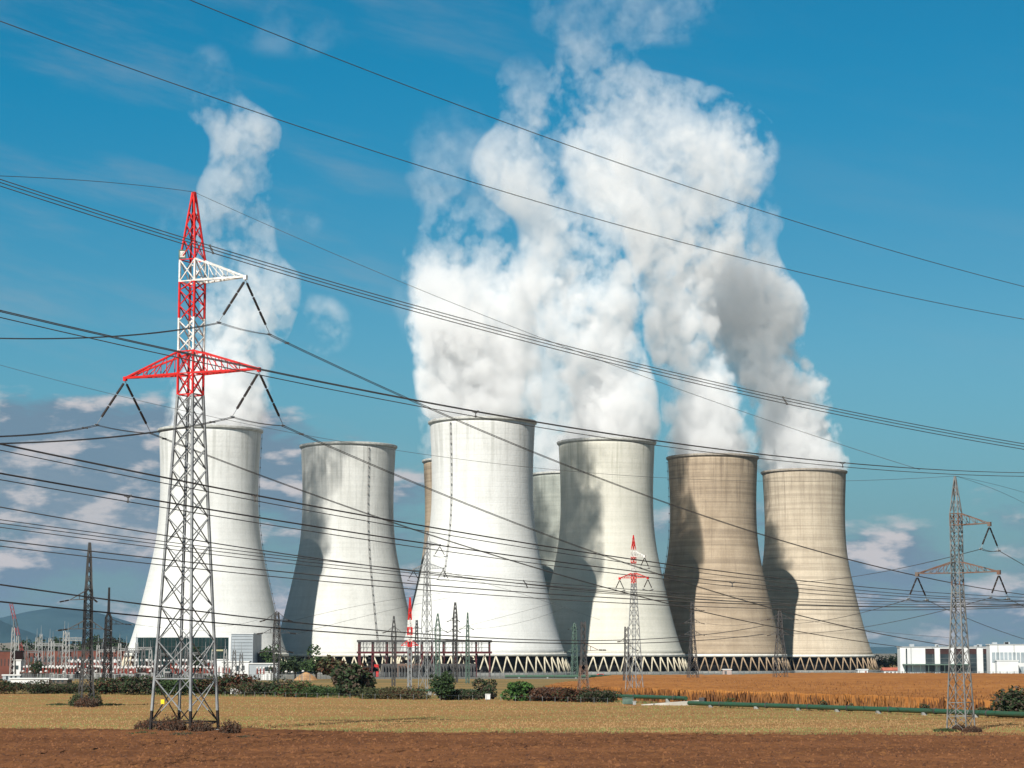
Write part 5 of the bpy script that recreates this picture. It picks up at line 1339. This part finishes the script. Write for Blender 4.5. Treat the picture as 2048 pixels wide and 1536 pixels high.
b = MB(); b.add([(-4.5, -.7, 0), (4, -.7, .0), (4, .9, .0), (-4.5, .9, .0), (-4.5, -.6, .12), (4, -.6, .75), (4, .8, .8), (-4.5, .8, .15)], [(0,3,2,1),(4,5,6,7),(0,1,5,4),(1,2,6,5),(2,3,7,6),(3,0,4,7)])
b.build('slab', mat('bright_slab', (.40, .38, .33), (.30, .28, .24), .5), t)
b = MB(); b.box(4.01, 4.8, -.8, 1.0, 0, 1.15); b.build('end_block', m_dsteel, t)
def box_thing(name, label, cat, px, yb, w_, d_, h_, mt, extra=None):
    g = ground_at(px, yb); t = thing(name, label, cat, g, R(-5)); b = MB(); b.box(-w_/2, w_/2, -d_/2, d_/2, .1, h_); b.box(-w_/2 + .1, w_/2 - .1, -d_/2 + .1, d_/2 - .1, 0, .12); b.build('body', mt, t)
    b = MB(); b.box(-w_/2 - .06, w_/2 + .06, -d_/2 - .06, d_/2 + .06, h_ + .002, h_ + .1); b.build('lid', mt, t)
    return t
box_thing('cabinet', 'pale green box beside the foot of the small red topped pylon', 'cabinet', 1256, 1409, 1.6, 1.0, .9, m_green)
box_thing('cabinet', 'white block in the hedge left of the bright green bush', 'cabinet', 976, 1400, .8, .8, .9, m_clad)
box_thing('cabinet', 'small pale block at the foot of the small red topped pylon', 'cabinet', 1269, 1411, .45, .4, .55, m_pale)
# white van at the hedge
g0 = ground_at(476, 1392); t = thing('white_van', 'small white van parked low in the hedge right of the big pylon', 'van', g0, R(2))
prof = [(-1.35, .35), (1.35, .35), (1.38, .85), (1.05, 1.0), (.72, 1.38), (-1.28, 1.42), (-1.38, 1.0)]
b = MB(); n = len(prof); vs = [(x, -.75, z) for x, z in prof] + [(x, .75, z) for x, z in prof]
b.add(vs, [tuple(range(n)), tuple(range(n, 2*n))[::-1]] + [(i, i + n, (i + 1) % n + n, (i + 1) % n) for i in range(n)]); b.build('body', m_clad, t)
for x in (-.85, .85):
    for y in (-.74, .74):
        b = MB(); b.tube([(x, y - .09, .3), (x, y + .09, .3)], .3, 14); b.build('wheel', m_blk, t)
b = MB(); b.box(.2, .75, -.765, -.755, .95, 1.28); b.build('side_window', m_window, t)
b = MB(); b.add([(1.06, -.65, 1.01), (1.06, .65, 1.01), (.74, .62, 1.37), (.74, -.62, 1.37)], [(0, 1, 2, 3)])
b.build('windscreen', m_window, t)
# red car by the fence
g0 = Vector((at(1202, 1350, 890).x, 890, 0)); t = thing('red_car', 'tiny red car behind the fence at the foot of the cream tower', 'car', g0, R(4))
prof = [(-2.1, .4), (2.1, .4), (2.15, .8), (1.2, .95), (.7, 1.4), (-1.0, 1.42), (-1.7, 1.0), (-2.15, .9)]
b = MB(); n = len(prof); vs = [(x, -.85, z) for x, z in prof] + [(x, .85, z) for x, z in prof]
b.add(vs, [tuple(range(n)), tuple(range(n, 2*n))[::-1]] + [(i, i + n, (i + 1) % n + n, (i + 1) % n) for i in range(n)]); b.build('body', m_red, t)
for x in (-1.3, 1.3):
    for y in (-.8, .8): b = MB(); b.tube([(x, y - .1, .33), (x, y + .1, .33)], .33, 12); b.build('wheel', m_blk, t)
b = MB(); b.box(-1.0, .6, -.87, -.856, .98, 1.3); b.build('side_window', m_window, t)
# spoil heap by the trees
g0 = at(612, 1352, 760); b = MB()
rows_ = [(3.2, 0), (2.6, .8), (1.7, 1.7), (.8, 2.4), (.15, 2.7)]; b.lathe(rows_, 18)
o = b.build('spoil_heap', mat('ochre_spoil', (.38, .22, .10), (.26, .14, .06), .6), loc=(g0.x, 760, 0)); o.scale = (1.3, 1, 1); tag(o, 'small ochre earth heap in front of the tree clump', 'heap')

# red and white crane beyond the switchyard
D = 1300; g = at(52, 1300, D); t = thing('crane', 'distant crane with a leaning red and pale lattice boom at the left', 'crane', (g.x, D, 0))
b = MB(); b.box(-4, 4, -2, 2, .8, 3.2); b.box(1.2, 4, -1.6, 1.6, 3.2, 5.4); b.build('cab', MATS['red_brick'], t)
b = MB(); b.box(-5, 5, -2.4, 2.4, 0, .9); b.build('track', m_blk, t)
p0 = Vector((0, 0, 3)); p1 = Vector((at(22, 1207, D).x - g.x, 0, zof(1207, D))); b = MB(); n = 16
perp = (p1 - p0).normalized().cross(Vector((0, 1, 0))) * .8
for i in range(n):
    a, c = p0.lerp(p1, i / n), p0.lerp(p1, (i + 1) / n); mi = 0 if (i // 2) % 2 == 0 or i > 12 else 1
    for q in (-1, 1):
        for y in (-.7, .7): b.bar(a + perp * q + Vector((0, y, 0)), c + perp * q + Vector((0, y, 0)), .2, mi)
    b.bar(a - perp, c + perp, .14, mi); b.bar(a + perp, c - perp, .14, mi)
b.build('boom', [mat('faded_red_paint', (.28, .05, .045), (.20, .04, .035), 1.0), m_dsteel], t)
b = MB(); b.tube([p1, p1 + Vector((0, 0, -14))], .06, 4); b.build('hoist_rope', m_dsteel, t)

# ------------------------------------------------------------------ haze
b = MB(); b.box(-8000, 8000, -250, 14500, -1.5, 460)
hz = bpy.data.materials.new('haze'); hz.use_nodes = True; t = hz.node_tree; t.nodes.clear()
o = N(t, 'ShaderNodeOutputMaterial'); v = N(t, 'ShaderNodeVolumePrincipled')
v.inputs['Density'].default_value = 1.6e-5; v.inputs['Color'].default_value = (0.34, 0.58, 0.95, 1); v.inputs['Anisotropy'].default_value = 0.0
L(t, v.outputs[0], o.inputs['Volume'])
tag(b.build('haze', hz), 'thin blue haze in the air', None, kind='stuff')
